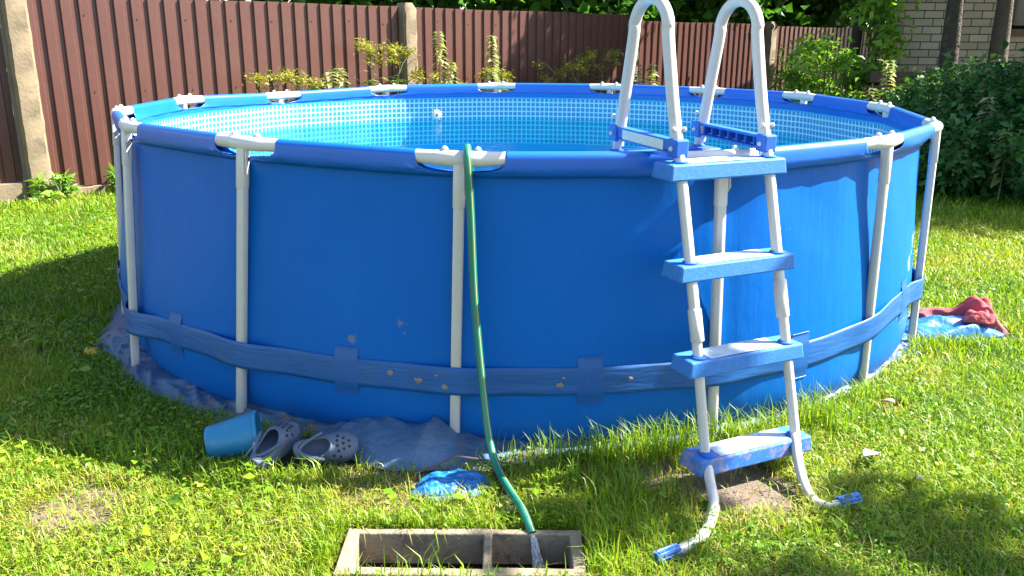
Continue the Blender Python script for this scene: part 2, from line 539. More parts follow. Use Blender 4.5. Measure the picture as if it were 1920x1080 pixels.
sections = [
    ("brown corrugated metal fence panel cut by the left edge of the photo", -3.9, -.02, .185, 1.93, 0.0),
    ("brown corrugated metal fence panel nearest in front, between the two tall concrete posts", .20, 4.14, .085, 1.80, .03),
    ("brown corrugated metal fence panel behind the tall weeds, right of the middle concrete post", 4.32, 8.20, .10, 1.79, .05),
    ("brown corrugated metal fence panel with a lower top seen through the ladder handrails", 8.36, 11.86, .10, 1.70, .02),
    ("farthest brown corrugated metal fence panel, behind the bright green shrub", 12.07, 16.6, .10, 1.665, .04),
]
for label, s0, s1, z0, z1, ph in sections:
    root = thing("metal_fence", label, "fence", fpt((s0 + s1) / 2, 0, 0), "corrugated fence panels")
    pr = profile(s0, s1, phase=ph)
    m = MB()
    zz = [z0, z0 + (z1 - z0) * .5, z1]
    m.grid(lambda i, j: fpt(pr[i][0], pr[i][1] - .03, zz[j] + .004 * math.sin(pr[i][0] * 3.1)), len(pr), 3)
    m.build("corrugated_sheet", M_steel, root, smooth=False, solid=.0025)
    m = MB()
    n = 24
    def pl(i, j):
        s = s0 + (s1 - s0) * i / (n - 1)
        w = .006 * math.sin(s * 9) + .004 * math.sin(s * 23)
        return fpt(s, [-.08, -.08, .035, .045][j] + (w if j > 1 else 0), [-.05, z0 - .004, z0 - .006 + w, -.05][j])
    m.grid(pl, n, 4)
    m.build("concrete_plinth", M_concrete, root)
    for zr in (.17, .95, 1.62):
        k = 0
        s = s0 + .03
        while s < s1 and s0 > -1 and s0 < 9:
            # screws sit in the middle of a proud face
            c = math.floor((s - ph) / .154) * .154 + ph + .035
            if s0 + .02 < c < s1 - .02 and (k + int(zr * 10)) % 1 == 0:
                q = MB(); p = fpt(c + rng.uniform(-.01, .01), -.03, zr + rng.uniform(-.02, .02))
                q.tube([p, p + FN * .006], .0085, 8)
                q.build("screw", M_oldwood, root)
            s += .154 * 3; k += 1

for label, s0, s1, z1 in (("weathered concrete fence post at the left edge of the photo", -.005, .195, 2.05),
                          ("concrete fence post with a peaked top, in the middle of the fence", 4.135, 4.325, 1.84),
                          ("concrete fence post half hidden by the left ladder handrail", 8.20, 8.36, 1.72),
                          ("far concrete fence post beside the right ladder handrail", 11.86, 12.07, 1.745)):
    root = thing("concrete_post", label, "fence post", fpt((s0 + s1) / 2, 0, 0), "concrete fence posts")
    m = MB()
    zz = np.linspace(-.05, z1, 26)
    w = (s1 - s0) / 2
    sec = [(-w, -.12), (-w, .05), (-w + .025, .075), (w - .025, .075), (w, .05), (w, -.12)]
    def pf(i, j):
        z = zz[j]
        k = 1.0 if z < z1 - .05 else 1 - (z - z1 + .05) / .05 * .45
        x, y = sec[i]
        ji = .0018 * math.sin(z * 17 + i * 2.1) + .0015 * math.sin(z * 41 + i)
        return fpt((s0 + s1) / 2 + x * k + ji, y * (k if y > 0 else 1) + ji, z)
    m.grid(pf, 6, 26, True)
    m.add([pf(i, 25) for i in range(6)], [tuple(range(6))])
    m.build("post_shaft", M_concrete, root)

# ------------------------------------------------------------------ brick building, boards, wooden post
b0 = thing("brick_building", "pale brick building behind the two tree trunks at the right", "building", (8.2, 9.2, 0))
m = MB()
X0, X1, Y0, Y1, ZT = 5.10, 11.4, 7.2, 11.0, 2.95
WX0, WX1, WZ0, WZ1 = 6.62, 7.75, 1.60, 2.6
def wallquad(x0, x1, z0, z1):
    m.add([(x0, Y0, z0), (x1, Y0, z0), (x1, Y0, z1), (x0, Y0, z1)], [(0, 1, 2, 3)], [(x0, z0), (x1, z0), (x1, z1), (x0, z1)])
for a in ((X0, WX0, 0, ZT), (WX1, X1, 0, ZT), (WX0, WX1, 0, WZ0), (WX0, WX1, WZ1, ZT)):
    wallquad(*a)
XB = 6.95
m.add([(X0, Y0, 0), (XB, Y1, 0), (XB, Y1, ZT), (X0, Y0, ZT)], [(3, 2, 1, 0)], [(0, 0), (Y1 - Y0, 0), (Y1 - Y0, ZT), (0, ZT)])
m.add([(X1, Y0, 0), (X1, Y1, 0), (X1, Y1, ZT), (X1, Y0, ZT)], [(0, 1, 2, 3)], [(0, 0), (Y1 - Y0, 0), (Y1 - Y0, ZT), (0, ZT)])
m.add([(XB, Y1, 0), (X1, Y1, 0), (X1, Y1, ZT), (XB, Y1, ZT)], [(3, 2, 1, 0)], [(0, 0), (X1 - X0, 0), (X1 - X0, ZT), (0, ZT)])
m.build("wall", M_brick, b0, smooth=False)
rf = MB()
rf.add([(X0 - .3, Y0 - .35, ZT - .05), (X1 + .3, Y0 - .35, ZT - .05), (X1 + .3, (Y0 + Y1) / 2, ZT + .6), (X0 + .65, (Y0 + Y1) / 2, ZT + 1.0), (XB - .3, Y1 + .35, ZT - .05), (X1 + .3, Y1 + .35, ZT - .05)],
       [(0, 1, 2, 3), (3, 2, 5, 4)])
rf.build("roof", M_steel, b0, smooth=False, solid=.06)
wn = MB(); wn.box(((WX0 + WX1) / 2, Y0 + .10, (WZ0 + WZ1) / 2), (WX1 - WX0 - .1, .01, WZ1 - WZ0 - .1))
wo = wn.build("window", M_glass, b0, smooth=False)
q = MB()
fwid = .075
q.box((WX0 + fwid / 2, Y0 + .03, (WZ0 + WZ1) / 2), (fwid, .12, WZ1 - WZ0 - .004))
q.box((WX1 - fwid / 2, Y0 + .03, (WZ0 + WZ1) / 2), (fwid, .12, WZ1 - WZ0 - .004))
q.box(((WX0 + WX1) / 2, Y0 + .03, WZ1 - fwid / 2), (WX1 - WX0 - 2 * fwid - .004, .116, fwid))
q.box(((WX0 + WX1) / 2, Y0 + .035, (WZ0 + WZ1) / 2), (.05, .09, WZ1 - WZ0 - 2 * fwid))
q.build("frame", M_board, wo, smooth=False, bevel=.006)
q = MB(); q.box(((WX0 + WX1) / 2, Y0 - .01, WZ0 - .045), (WX1 - WX0 + .16, .16, .085)); q.build("sill", M_board, wo, smooth=False, bevel=.006)

for k, (x0, x1, z, y, lab) in enumerate(((4.62, 5.55, .98, 6.62, "upper brown board stacked against the brick building"), (4.55, 5.9, .80, 6.60, "lower brown board stacked against the brick building"),
                                      (4.6, 6.2, .62, 6.56, "lowest brown board of the stack half hidden in leaves"))):
    m = MB()
    m.box(((x0 + x1) / 2, y, z), (x1 - x0, .10, .145))
    o = m.build("timber_board", M_board, None, smooth=False, bevel=.01)
    tag(o, lab, "board", "old boards stacked by the brick building")
m = MB()
for x in (4.75, 5.4):
    m.box((x, 6.60, .27), (.16, .14, .54))
o = m.build("board_trestle", M_oldwood, None, smooth=False, bevel=.01)
tag(o, "dark wooden blocks propping up the stacked boards", "trestle")

# ------------------------------------------------------------------ trees and shrubs
def crown_points(n, c, r, clumps, seed_r=.32, hollow=.35):
    c = np.array(c); r = np.array(r)
    k = rand_dirs(clumps) * (hollow + (1 - hollow) * rng.random((clumps, 1)) ** .5)
    cc = c + k * r
    idx = rng.integers(0, clumps, n)
    rr = seed_r * r.mean() * (0.5 + rng.random(clumps))
    P = cc[idx] + rng.normal(size=(n, 3)) * rr[idx][:, None] * np.array([.6, .6, .42])
    t = rng.random(clumps)[idx] * .6 + rng.random(n) * .4
    return P, t, idx

def leaf_cloud(name, P, t, mat, parent, L, W, upbias=.8, spread=1.0, droop=.18):
    n = len(P)
    D = rand_dirs(n); D[:, 2] = D[:, 2] * .5 - .15; D = unit(D)
    Nn = rand_dirs(n) * spread + np.array([0, 0, upbias]); Nn = unit(Nn)
    q = .45 + 1.15 * rng.random(n) ** 1.3
    l = L * q; w = W * q * (.7 + .5 * rng.random(n))
    return np_mesh(name, leaf_verts(P, D, Nn, l, w, .2, droop), 5, LEAF_F, t, mat, parent)

def tree(name, label, base, h, tr, crown_c, crown_r, n, clumps, mat, bark, L, W, lean=(0, 0), group=None, seed_r=.32, cat="tree"):
    bx, by = base
    root = thing(name, label, cat, (bx, by, 0), group)
    m = MB()
    zs = np.linspace(-.05, h, 12)
    pth = [(bx + lean[0] * (z / h) ** 1.4 + .018 * math.sin(z * 1.7 + bx), by + lean[1] * (z / h) + .04 * math.sin(z * 1.3 + by), z) for z in zs]
    m.tube(pth, [tr * (1.25 if i == 0 else 1.0 - .75 * (i / 11) ** 1.3) * (1 + .06 * math.sin(i * 2.3)) for i in range(12)], 11)
    cc = np.array(crown_c)
    for k in range(7):
        i = 5 + k % 6
        p0 = np.array(pth[i])
        d = rand_dirs(1)[0]; d[2] = abs(d[2]) * .6
        p1 = cc + d * np.array(crown_r) * .75
        mid = (p0 + p1) / 2 + np.array([0, 0, .15])
        m.tube([p0, mid, p1], [tr * .38, tr * .22, tr * .06], 7)
    m.build("trunk", bark, root)
    P, t, _ = crown_points(n, crown_c, crown_r, clumps, seed_r)
    leaf_cloud("crown", P, t, mat, root, L, W)
    return root

tree("deciduous_tree", "tree with the thick dark mossy trunk in front of the brick building", (5.38, 6.05), 4.6, .125, (5.6, 4.5, 4.4), (1.4, .9, 1.1), 7000, 50, M_leaf_dark, M_bark, .13, .085, (-.12, .0))
tree("deciduous_tree", "tree with the paler brown trunk beside the window of the brick building", (6.14, 6.35), 4.6, .13, (6.6, 6.9, 5.6), (1.1, 1.0, .8), 5000, 40, M_leaf_dark, M_bark2, .13, .085, (-.05, .0))
tree("deciduous_tree", "tree with the straight dark trunk right of the bright green shrub", (4.90, 8.0), 4.6, .09, (4.1, 7.9, 4.2), (1.15, .9, 1.05), 4200, 34, M_leaf_maple, M_oldwood, .14, .10)
tree("deciduous_tree", "tall shading tree outside the right edge beyond the dark shrubs", (8.2, 4.5), 5.0, .15, (7.8, 3.95, 3.9), (1.8, 1.3, 1.25), 6500, 46, M_leaf_dark, M_bark, .14, .09)
tree("deciduous_tree", "second shading tree farther outside the right edge", (10.6, 5.6), 6.5, .17, (10.2, 4.2, 5.4), (2.2, 1.7, 1.5), 7000, 46, M_leaf_dark, M_bark, .15, .1)
tree("deciduous_tree", "sparse small tree outside the right edge shading the near lawn", (6.6, -2.6), 4.4, .08, (6.15, -1.84, 4.3), (1.0, .34, .5), 330, 9, M_leaf_maple, M_bark, .13, .10, (-.4, .5), seed_r=.17)

tree("deciduous_tree", "thin sapling outside the right edge with a small crown shading the tall grass", (5.3, -3.0), 4.1, .05, (4.5, -1.78, 4.0), (.40, .24, .35), 150, 7, M_leaf_maple, M_bark, .13, .10, (-.5, .7), seed_r=.25)
# trees beyond the fence: foliage hangs low over its top
behind = [((-2.2, 7.6), 2.0, "dark leafy maple beyond the fence, left of the middle concrete post"),
          ((.6, 9.6), 1.7, "maple with drooping leaves just above the fence behind the tall weeds"),
          ((3.1, 11.6), 1.8, "maple crown above the fence seen left of the right handrail"),
          ((5.2, 14.0), 2.0, "dark maple above the farthest fence panel"),
          ((7.4, 14.6), 2.2, "dark maple between the fence end and the brick building")]
for (x, y), r, lab in behind:
    tree("maple_tree", lab, (x, y), 4.8, .14, (x, y, 3.3), (r, r * .75, 1.75), 9000, 70, M_leaf_maple, M_bark, .19, .17, group="trees beyond the fence", seed_r=.3)
# far wood closing the view
P = np.stack([rng.uniform(-14, 20, 16000), rng.uniform(17, 21, 16000), rng.uniform(0, 6.5, 16000)], 1)
o = leaf_cloud("distant_wood", P, rng.random(16000) * .6, M_leaf_dark, None, .42, .34)
tag(o, "dark mass of woodland far behind the fence", "woodland", kind="stuff")

def shrub(name, label, base, r, h, n, mat, L, W, clumps=26, group=None, bark=M_bark2, cat="shrub"):
    bx, by = base
    root = thing(name, label, cat, (bx, by, 0), group)
    m = MB()
    for k in range(9):
        a = rng.uniform(0, 6.28); q = rng.uniform(.3, .8)
        m.tube([(bx + .05 * math.cos(a), by + .05 * math.sin(a), -.02), (bx + r * q * .4 * math.cos(a), by + r * q * .4 * math.sin(a), h * .5), (bx + r * q * math.cos(a), by + r * q * math.sin(a), h * .9)], [.012, .009, .004], 6)
    m.build("stems", bark, root)
    P, t, _ = crown_points(n, (bx, by, h * .52), (r, r, h * .5), clumps, .30, .2)
    P[:, 2] = np.clip(P[:, 2], .02, None)
    leaf_cloud("foliage", P, t, mat, root, L, W)
    return root

G1 = "dark shrubs under the trees at the right"
for base, r, h, n, lab in (((4.75, 3.15), .75, .90, 5200, "low dark shrub at the front of the shaded thicket, right of the pool"),
                           ((5.25, 4.0), .85, 1.28, 6200, "tall dark shrub at the right edge behind the front shrub"),
                           ((4.35, 4.35), .65, .92, 4200, "dark shrub just behind the right rim of the pool"),
                           ((5.75, 3.05), .8, 1.25, 4200, "dark shrub cut by the right edge of the photo"),
                           ((4.75, 5.15), .65, .98, 3800, "dark shrub at the foot of the thick tree trunk"),
                           ((5.70, 5.0), .7, 1.30, 4200, "dark shrub at the foot of the paler tree trunk"),
                           ((3.95, 5.5), .6, .72, 3000, "dark shrub behind the rim under the old boards"),
                           ((4.05, 3.35), .5, .45, 2200, "knee high dark shrub nearest to the lawn")):
    shrub("dark_shrub", lab, base, r, h, int(n * 1.25), M_leaf_dark, .078, .044, clumps=34, group=G1)
shrub("climbing_plant", "leafy climbing plant with lit leaves left of the brick wall edge", (4.80, 7.05), .27, 2.5, 2000, M_leaf_bright, .10, .06, 22, cat="climber")
shrub("bright_shrub", "bright yellow green shrub in the sun before the farthest fence panel", (3.90, 6.2), .46, 1.52, 4600, M_leaf_bright, .10, .035, 34)
shrub("leafy_plant", "low plant with pale broad leaves in front of the bright shrub", (3.55, 5.8), .32, .78, 1000, M_leaf_weed, .13, .07, 14, cat="plant")

# tall weeds in front of the fence
def weed(label, x, y, h, kind, lean=0.0):
    root = thing("tall_weed", label, "weed", (x, y, 0), "weeds along the fence")
    n = 10
    m = MB()
    zz = np.linspace(0, h, n)
    pth = [np.array([x + lean * (z / h) ** 2 + .012 * math.sin(z * 5), y + .01 * math.sin(z * 4), z]) for z in zz]
    m.tube(pth, [.008 - .005 * i / (n - 1) for i in range(n)], 6)
    C, D, T, Ls, Ws = [], [], [], [], []
    if kind == 'nettle':
        z = .25
        a = rng.uniform(0, 3.14)
        while z < h - .03:
            k = z / h
            p = np.array([x + lean * k ** 2, y, z])
            for s in (0, math.pi, math.pi / 2 + .3, -math.pi / 2):
                C.append(p); D.append([math.cos(a + s), math.sin(a + s), -.25 + .3 * rng.random()])
                T.append(.55 + .45 * rng.random()); Ls.append(.215 * (1.12 - k * .70)); Ws.append(.098 * (1.12 - k * .7))
            a += 1.57 + rng.normal() * .2; z += .050 * (1.2 - .6 * k)
    else:
        for b in range(9):
            a = rng.uniform(0, 6.28); k = rng.uniform(.45, .95)
            p0 = pth[int(k * (n - 1))]; q = p0 + np.array([math.cos(a) * .22, math.sin(a) * .12, .20 * rng.uniform(.4, 1.2)]) * rng.uniform(.6, 1.25)
            m.tube([p0, (p0 + q) / 2 + np.array([0, 0, .03]), q], [.004, .003, .0015], 5)
        for b in range(170):
            k = rng.uniform(.15, .8); a = rng.uniform(0, 6.28)
            C.append(pth[int(k * (n - 1))] + rng.normal(size=3) * .06); D.append([math.cos(a), math.sin(a), .1]); T.append(rng.random() * .9); Ls.append(.14); Ws.append(.036)
    m.build("stem", M_stem, root)
    C, D = np.array(C), unit(np.array(D, float))
    Nn = np.tile([0, 0, 1.0], (len(C), 1)) + rng.normal(size=(len(C), 3)) * .25
    np_mesh("leaves", leaf_verts(C, D, unit(Nn), np.array(Ls) * rng.uniform(.8, 1.2, len(C)), np.array(Ws), .15, .2), 5, LEAF_F, np.array(T), M_leaf_weed, root)
    if kind != 'nettle':
        for q in range(8):
            c = pth[-1] + np.array([rng.normal() * .13, rng.normal() * .08, -abs(rng.normal()) * .14])
            P = c + rng.normal(size=(65, 3)) * np.array([.035, .03, .028])
            leaf_cloud("flower_head", P, rng.random(65), M_flower, root, .036, .016)
    return root
weed("short goldenrod with a tuft leaning left, leftmost of the weeds by the fence", -2.42, 3.98, 1.12, 'g', -.12)
weed("bushy goldenrod second from the left along the fence", -2.25, 4.15, 1.12, 'g')
weed("short pale leaved weed left of the big goldenrod", -1.93, 4.45, 1.17, 'nettle')
weed("short pale leaved weed close behind the pool rim", -2.02, 4.32, 1.14, 'nettle')
weed("big yellow goldenrod left of the middle concrete post", -1.62, 4.75, 1.42, 'g', .03)
weed("yellow goldenrod touching the middle concrete post", -1.40, 4.95, 1.34, 'g', .08)
weed("dense leafy weed, tallest by the fence right of the middle post", -.92, 5.38, 1.55, 'nettle', -.02)
weed("leafy weed hugging the tallest weed by its base", -.84, 5.36, 1.20, 'nettle', .05)
weed("small goldenrod between the middle post and the tallest weed", -1.12, 5.25, 1.08, 'g')
weed("single upright weed with pairs of big pale leaves", -.33, 5.9, 1.51, 'nettle')
weed("small yellow tuft at the foot of the single upright weed", -.22, 5.98, 1.05, 'g')
weed("goldenrod in the fence shadow, left of the ladder", .50, 6.62, 1.12, 'g')
weed("taller goldenrod in the fence shadow, left of the ladder", .82, 6.9, 1.25, 'g')
weed("goldenrod nearest to the left ladder handrail", 1.18, 7.22, 1.28, 'g')
weed("dark thin weed seen through the left ladder handrail", 1.72, 7.72, 1.15, 'nettle')
weed("dark thin weed seen inside the left handrail arch", 1.95, 7.92, 1.14, 'nettle')
# weeds at the foot of the near fence
for x, y, h, lab in ((4.15, 3.05, .62, "upright leafy weed at the near left corner of the dark thicket"), (4.32, 3.95, .98, "upright leafy weed behind the right rim, left of the tall shrub"),
                     (4.72, 4.5, 1.18, "tall upright weed in the thicket before the thick trunk"), (4.95, 3.3, 1.02, "upright leafy weed in the middle of the front shrub"),
                     (4.02, 4.95, .98, "upright weed under the old boards"), (4.45, 5.6, 1.25, "upright weed with lit leaves left of the brick wall"),
                     (5.05, 3.7, 1.36, "tallest upright weed near the right edge of the thicket"), (5.45, 4.4, 1.52, "tall upright weed below the second trunk"),
                     (4.88, 4.15, 1.22, "upright weed just right of the thick trunk foot"), (4.55, 3.45, .98, "upright weed on the left shoulder of the front shrub"),
                     (4.42, 2.80, .70, "knee high upright weed at the lawn edge of the thicket"), (4.62, 2.62, .55, "lowest upright weed at the lawn edge near the right frame side")):
    weed(lab, x, y, h, 'nettle')
for x, y, lab in ((-4.15, 2.62, "leafy weed tuft at the foot of the left concrete post"), (-3.72, 3.0, "grassy weed tuft at the fence foot beside the pool")):
    shrub("weed_tuft", lab, (x, y), .17, .24, 420, M_leaf_bright, .085, .03, 9, bark=M_stem, cat="weed")

# ------------------------------------------------------------------ the pool
JT = [(-1.731, -1.271, 1.079), (-1.034, -1.874, 1.082), (-.215, -2.147, 1.065), (.697, -2.049, 1.06), (1.462, -1.596, 1.068), (1.992, -.884, 1.06), (2.133, .041, 1.076),
      (1.931, .925, 1.086), (1.443, 1.607, 1.08), (.728, 2.038, 1.08), (-.19, 2.148, 1.077), (-1.051, 1.877, 1.067), (-1.736, 1.265, 1.047), (-2.119, .43, 1.071), (-2.131, -.482, 1.068)]
JT = [Vector(p) for p in JT]
NJ = 15
JA = np.unwrap([math.atan2(p.y, p.x) for p in JT])
if JA[0] > 0: JA -= 2 * math.pi
LB = {0: (-1.735, -1.455), 1: (-1.114, -1.921), 2: (-.245, -2.170), 3: (.735, -2.045), 4: (1.497, -1.560), 5: (1.955, -1.01), 14: (-2.13, -.66)}
pool = thing("swimming_pool", "large round blue frame swimming pool standing on the lawn", "swimming pool", (0, 0, 0))

def chord(th):
    """radius and height of the top rail at angle th"""
    th = (th - JA[0]) % (2 * math.pi) + JA[0]
    k = int(np.searchsorted(JA, th, side='right') - 1)
    a, b = JT[k], JT[(k + 1) % NJ]
    d = Vector((math.cos(th), math.sin(th)))
    ab = b - a
    den = d.x * ab.y - d.y * ab.x
    t = (a.x * d.y - a.y * d.x) / den
    t = min(max(t, 0), 1)
    p = a + ab * t
    mid = math.sin(math.pi * t)
    return math.hypot(p.x, p.y), p.z, mid

def sstep(x):
    x = min(max(x, 0), 1)
    return x * x * (3 - 2 * x)

def wall_r(th, z):
    rc, zt, mid = chord(th)
    left = max(0, math.cos(th - R(-155)))
    low = 2.160 + .036 * left ** 2
    t = min(max((zt - .05 - z) / .78, 0), 1)
    t = .45 * t + .55 * sstep(t)
    r = (min(rc, 2.126) - .011) * (1 - t) + low * t
    r += .016 * t * mid
    r += .0035 * math.sin(th * 37 + z * 5) * sstep((z - .45) / .4) * (1 - abs(2 * sstep((z - .6) / .4) - 1))
    for k in range(NJ):
        d = (th - JA[k] + math.pi) % (2 * math.pi) - math.pi
        if abs(d) < .16:
            fall = math.exp(-(d / .07) ** 2)
            dz = (zt - .05) - z
            r += .0035 * fall * math.sin(abs(d) * 110 + dz * 9 + k) * math.exp(-dz / .28)
            r -= .006 * math.exp(-((d - .035) / .028) ** 2) * math.exp(-((z - .62) / .33) ** 2)
    if z < .12:
        r -= .035 * (1 - z / .12) ** 2
    return r

NT = NJ * 22
ths = []
for k in range(NJ):
    a0, a1 = JA[k], (JA[k + 1] if k < NJ - 1 else JA[0] + 2 * math.pi)
    ths += list(np.linspace(a0, a1, 22, endpoint=False))
zf = [0, .02, .05, .09, .14, .2, .27, .34, .42, .5, .58, .66, .74, .81, .87, .92, .96, .99, 1.0]
def wf(i, j):
    th = ths[i]; _, zt, _ = chord(th)
    z = zf[j] * (zt - .052)
    r = wall_r(th, z)
    return (r * math.cos(th), r * math.sin(th), z)
m = MB()
m.grid(wf, NT, len(zf), True, lambda i, j: (ths[i] * 2.15, wf(i, j)[2]))
m.build("wall", M_vinyl, pool)
m = MB()
zi = [.012, .2, .4, .6, .7, .8, .88, .94, 1.0]
def lf(i, j):
    th = ths[i]; _, zt, _ = chord(th)
    z = zi[j] * (zt - .052)
    r = wall_r(th, z) - .012
    return (r * math.cos(th), r * math.sin(th), z)
m.grid(lambda i, j: lf(NT - 1 - i, j), NT, len(zi), True, lambda i, j: (ths[NT - 1 - i] * 2.12, lf(NT - 1 - i, j)[2] ))
c0 = len(m.v)
m.add([lf(i, 0) for i in range(NT)] + [(0, 0, .012)], [(i, (i + 1) % NT, NT) for i in range(NT)], [(ths[i] * 2.12, .01) for i in range(NT)] + [(0, .01)])
m.build("liner", M_liner, pool)

# rail sleeves with notches at the joints
RT = .0245
prof = []                                   # (radial offset, height offset) from inside bottom over the rail to outside bottom
for z in (-.052, -.045, -.037, -.028, -.018): prof.append((-RT - .001, z))
for a in np.linspace(180, 0, 13): prof.append((RT * math.cos(R(a)), RT * math.sin(R(a))))
for z in (-.018, -.028, -.037, -.045, -.052, -.066): prof.append((RT + .001 if z > -.04 else (RT - .003 if z > -.05 else (RT - .008 if z > -.06 else RT - .016)), z))
def notch(z):
    d = -z
    if d <= 0: return .157
    if d >= .050: return 0.0
    return .157 * (1 - (d / .050) ** 3.2) ** (1 / 2.4)
us = [0, .012, .03, .06, .1, .2, .3, .4, .5, .6, .7, .8, .9, .94, .97, .988, 1.0]
def jrad(k):
    a = math.atan2(JT[k].y, JT[k].x)
    return Vector((math.cos(a), math.sin(a), 0))
for k in range(NJ):
    A, B = JT[k], JT[(k + 1) % NJ]
    L = (B - A).length
    m = MB()
    def sf(i, j):
        ro, zo = prof[j]
        e = notch(zo)
        s = (e + us[i] * (L - 2 * e)) / L
        p = A.lerp(B, s)
        n = jrad(k).lerp(jrad((k + 1) % NJ), s).normalized()
        sag = .003 * math.sin(s * 40 + j) if zo < -.03 else 0
        rr_ = math.hypot(p.x, p.y)
        pull = min(0, 2.126 - rr_) * min(1, max(0, (-zo - .022) / .028))
        return p + n * (ro + pull + (sag if ro > 0 else -sag)) + Vector((0, 0, zo))
    m.grid(sf, len(us), len(prof))
    m.build("rail_sleeve", M_sleeve, pool, solid=.0015)

# T joints, legs
for k in range(NJ):
    P = JT[k]; A = JT[k - 1]; B = JT[(k + 1) % NJ]
    da, db = (A - P).normalized(), (B - P).normalized()
    n = jrad(k)
    m = MB()
    RJ = .0262
    m.tube([P + da * .168, P + da * .158, P + da * .092, P + da * .089, P + da * .04, P + n * -.001, P + db * .04, P + db * .089, P + db * .092, P + db * .158, P + db * .168],
           [.0235, .0245, .0250, RJ, RJ + .0015, RJ + .002, RJ + .0015, RJ, .0250, .0245, .0235], 18)
    jn = m.build("joint", M_plastic, pool)
    for d, q in ((da, .055), (db, .062)):
        mk = MB()
        c = P + d * q - n * .004
        mk.tube([c + Vector((0, 0, .02)), c + Vector((0, 0, .031)), c + Vector((0, 0, .036)), c + Vector((0, 0, .041))], [.012, .0125, .010, .003], 9)
        mk.build("button", M_plastic, jn)
    # leg
    if k in LB:
        foot = Vector((*LB[k], .0))
    else:
        foot = n * 2.20
    top = P + n * .0
    ax = (foot - top).normalized()
    s0 = top + ax * .012
    m = MB()
    m.tube([s0, top + ax * .06, top + ax * .165, top + ax * .168], [.0205, .0212, .0212, .019], 14, flat=3.2, up=n)
    m.build("leg_socket", M_plastic, pool)
    tg = Vector((-n.y, n.x, 0))
    m = MB()
    m.add([top + ax * .02 + tg * .02 - n * .005, top + ax * .02 + tg * .026 + n * .014, top + ax * .10 + tg * .032 + n * .012, top + ax * .135 + tg * .021 + n * .0, top + ax * .09 + tg * .02 - n * .006],
          [(0, 1, 2, 4), (4, 2, 3)])
    m.build("gusset", M_plastic, pool, smooth=False, solid=.004)
    m = MB()
    m.tube([top + ax * .16, foot + Vector((0, 0, .006)), foot], [.0188, .0188, .017], 14, flat=3.2, up=n)
    m.build("leg", M_white, pool)

# strap round the legs
def belt_r(th, z):
    r = wall_r(th, z) + .0045
    for k in range(NJ):
        d = (th - JA[k] + math.pi) % (2 * math.pi) - math.pi
        if k in LB:
            f = Vector((*LB[k], 0)); p = JT[k].lerp(f, 1 - z / 1.07)
            la = math.atan2(p.y, p.x); lr = math.hypot(p.x, p.y) + .0235
            d = (th - la + math.pi) % (2 * math.pi) - math.pi
        else:
            lr = 2.21
        if abs(d) < .20:
            w = max(0, 1 - max(0, abs(d) - .011) / .11)
            w = sstep(w)
            r = max(r, wall_r(th, z) + .0045 + (lr - wall_r(th, z) - .0045) * w)
    return r
def bmid(th):
    return .265 + .006 * math.sin(th * 3.0 + 1) + .05 * math.exp(-(((th - R(-36) + math.pi) % (2 * math.pi) - math.pi) / .22) ** 2) - .035 * math.exp(-(((th - R(-146) + math.pi) % (2 * math.pi) - math.pi) / .22) ** 2)
NB = NJ * 30
bths = [JA[0] + 2 * math.pi * i / NB for i in range(NB)]
bz = np.linspace(-.5, .5, 9)
m = MB()
def bf(i, j):
    th = bths[i]
    z = bmid(th) + bz[j] * .106
    r = belt_r(th, z) + .0009 * math.sin(bz[j] * 11 + .8 * math.sin(th * 9)) * (.5 + .5 * math.sin(th * 7))
    return (r * math.cos(th), r * math.sin(th), z)
m.grid(bf, NB, 9, True)
m.build("strap", M_strap, pool, solid=.002)
for th in [R(-131.0 + 23.8 * i) for i in range(NJ)]:
    m = MB()
    nu, nv = 9, 11
    def qf(i, j):
        t2 = th + (i / (nu - 1) - .5) * .043
        z = bmid(t2) + (j / (nv - 1) - .5) * .185
        edge = min(1, 4 * min(i, nu - 1 - i) / nu) * min(1, 4 * min(j, nv - 1 - j) / nv)
        on = abs(z - bmid(t2)) < .06
        r = (belt_r(t2, z) + .0016 if on else wall_r(t2, z) + .0014) + .0003 * edge
        return (r * math.cos(t2), r * math.sin(t2), z)
    m.grid(qf, nu, nv)
    pl = m.build("strap_loop", M_patch, pool)
    for sgn in (-1, 1):
        mm = MB()
        pts = []
        for i in range(7):
            t2 = th + (i / 6 - .5) * .042
            z = bmid(t2) + sgn * .0925
            r = wall_r(t2, z) + .004
            pts.append((r * math.cos(t2), r * math.sin(t2), z))
        mm.tube(pts, .0013, 6)
        mm.build("weld_seam", M_sleeve, pl)
# dried mud on the strap
for thd, zo, s in ((-102.6, .012, .014), (-99.8, -.006, .016), (-98.0, .02, .007), (-97.2, -.022, .014), (-86.4, -.012, .015), (-86.0, .015, .008), (-79.5, .004, .011)):
    th = R(thd); z = bmid(th) + zo
    r = belt_r(th, z) + .004
    m = MB()
    c = Vector((r * math.cos(th), r * math.sin(th), z)); t_ = Vector((-math.sin(th), math.cos(th), 0)); n_ = Vector((math.cos(th), math.sin(th), 0))
    ring = [c + t_ * (s * (.7 + .5 * rng.random()) * math.cos(a)) + Vector((0, 0, s * .8 * (.6 + .6 * rng.random()) * math.sin(a))) for a in np.linspace(0, 2 * math.pi, 11, endpoint=False)]
    m.add(ring + [c + n_ * .005], [(i, (i + 1) % 11, 11) for i in range(11)])
    m.build("mud_splash", M_mud, pool)
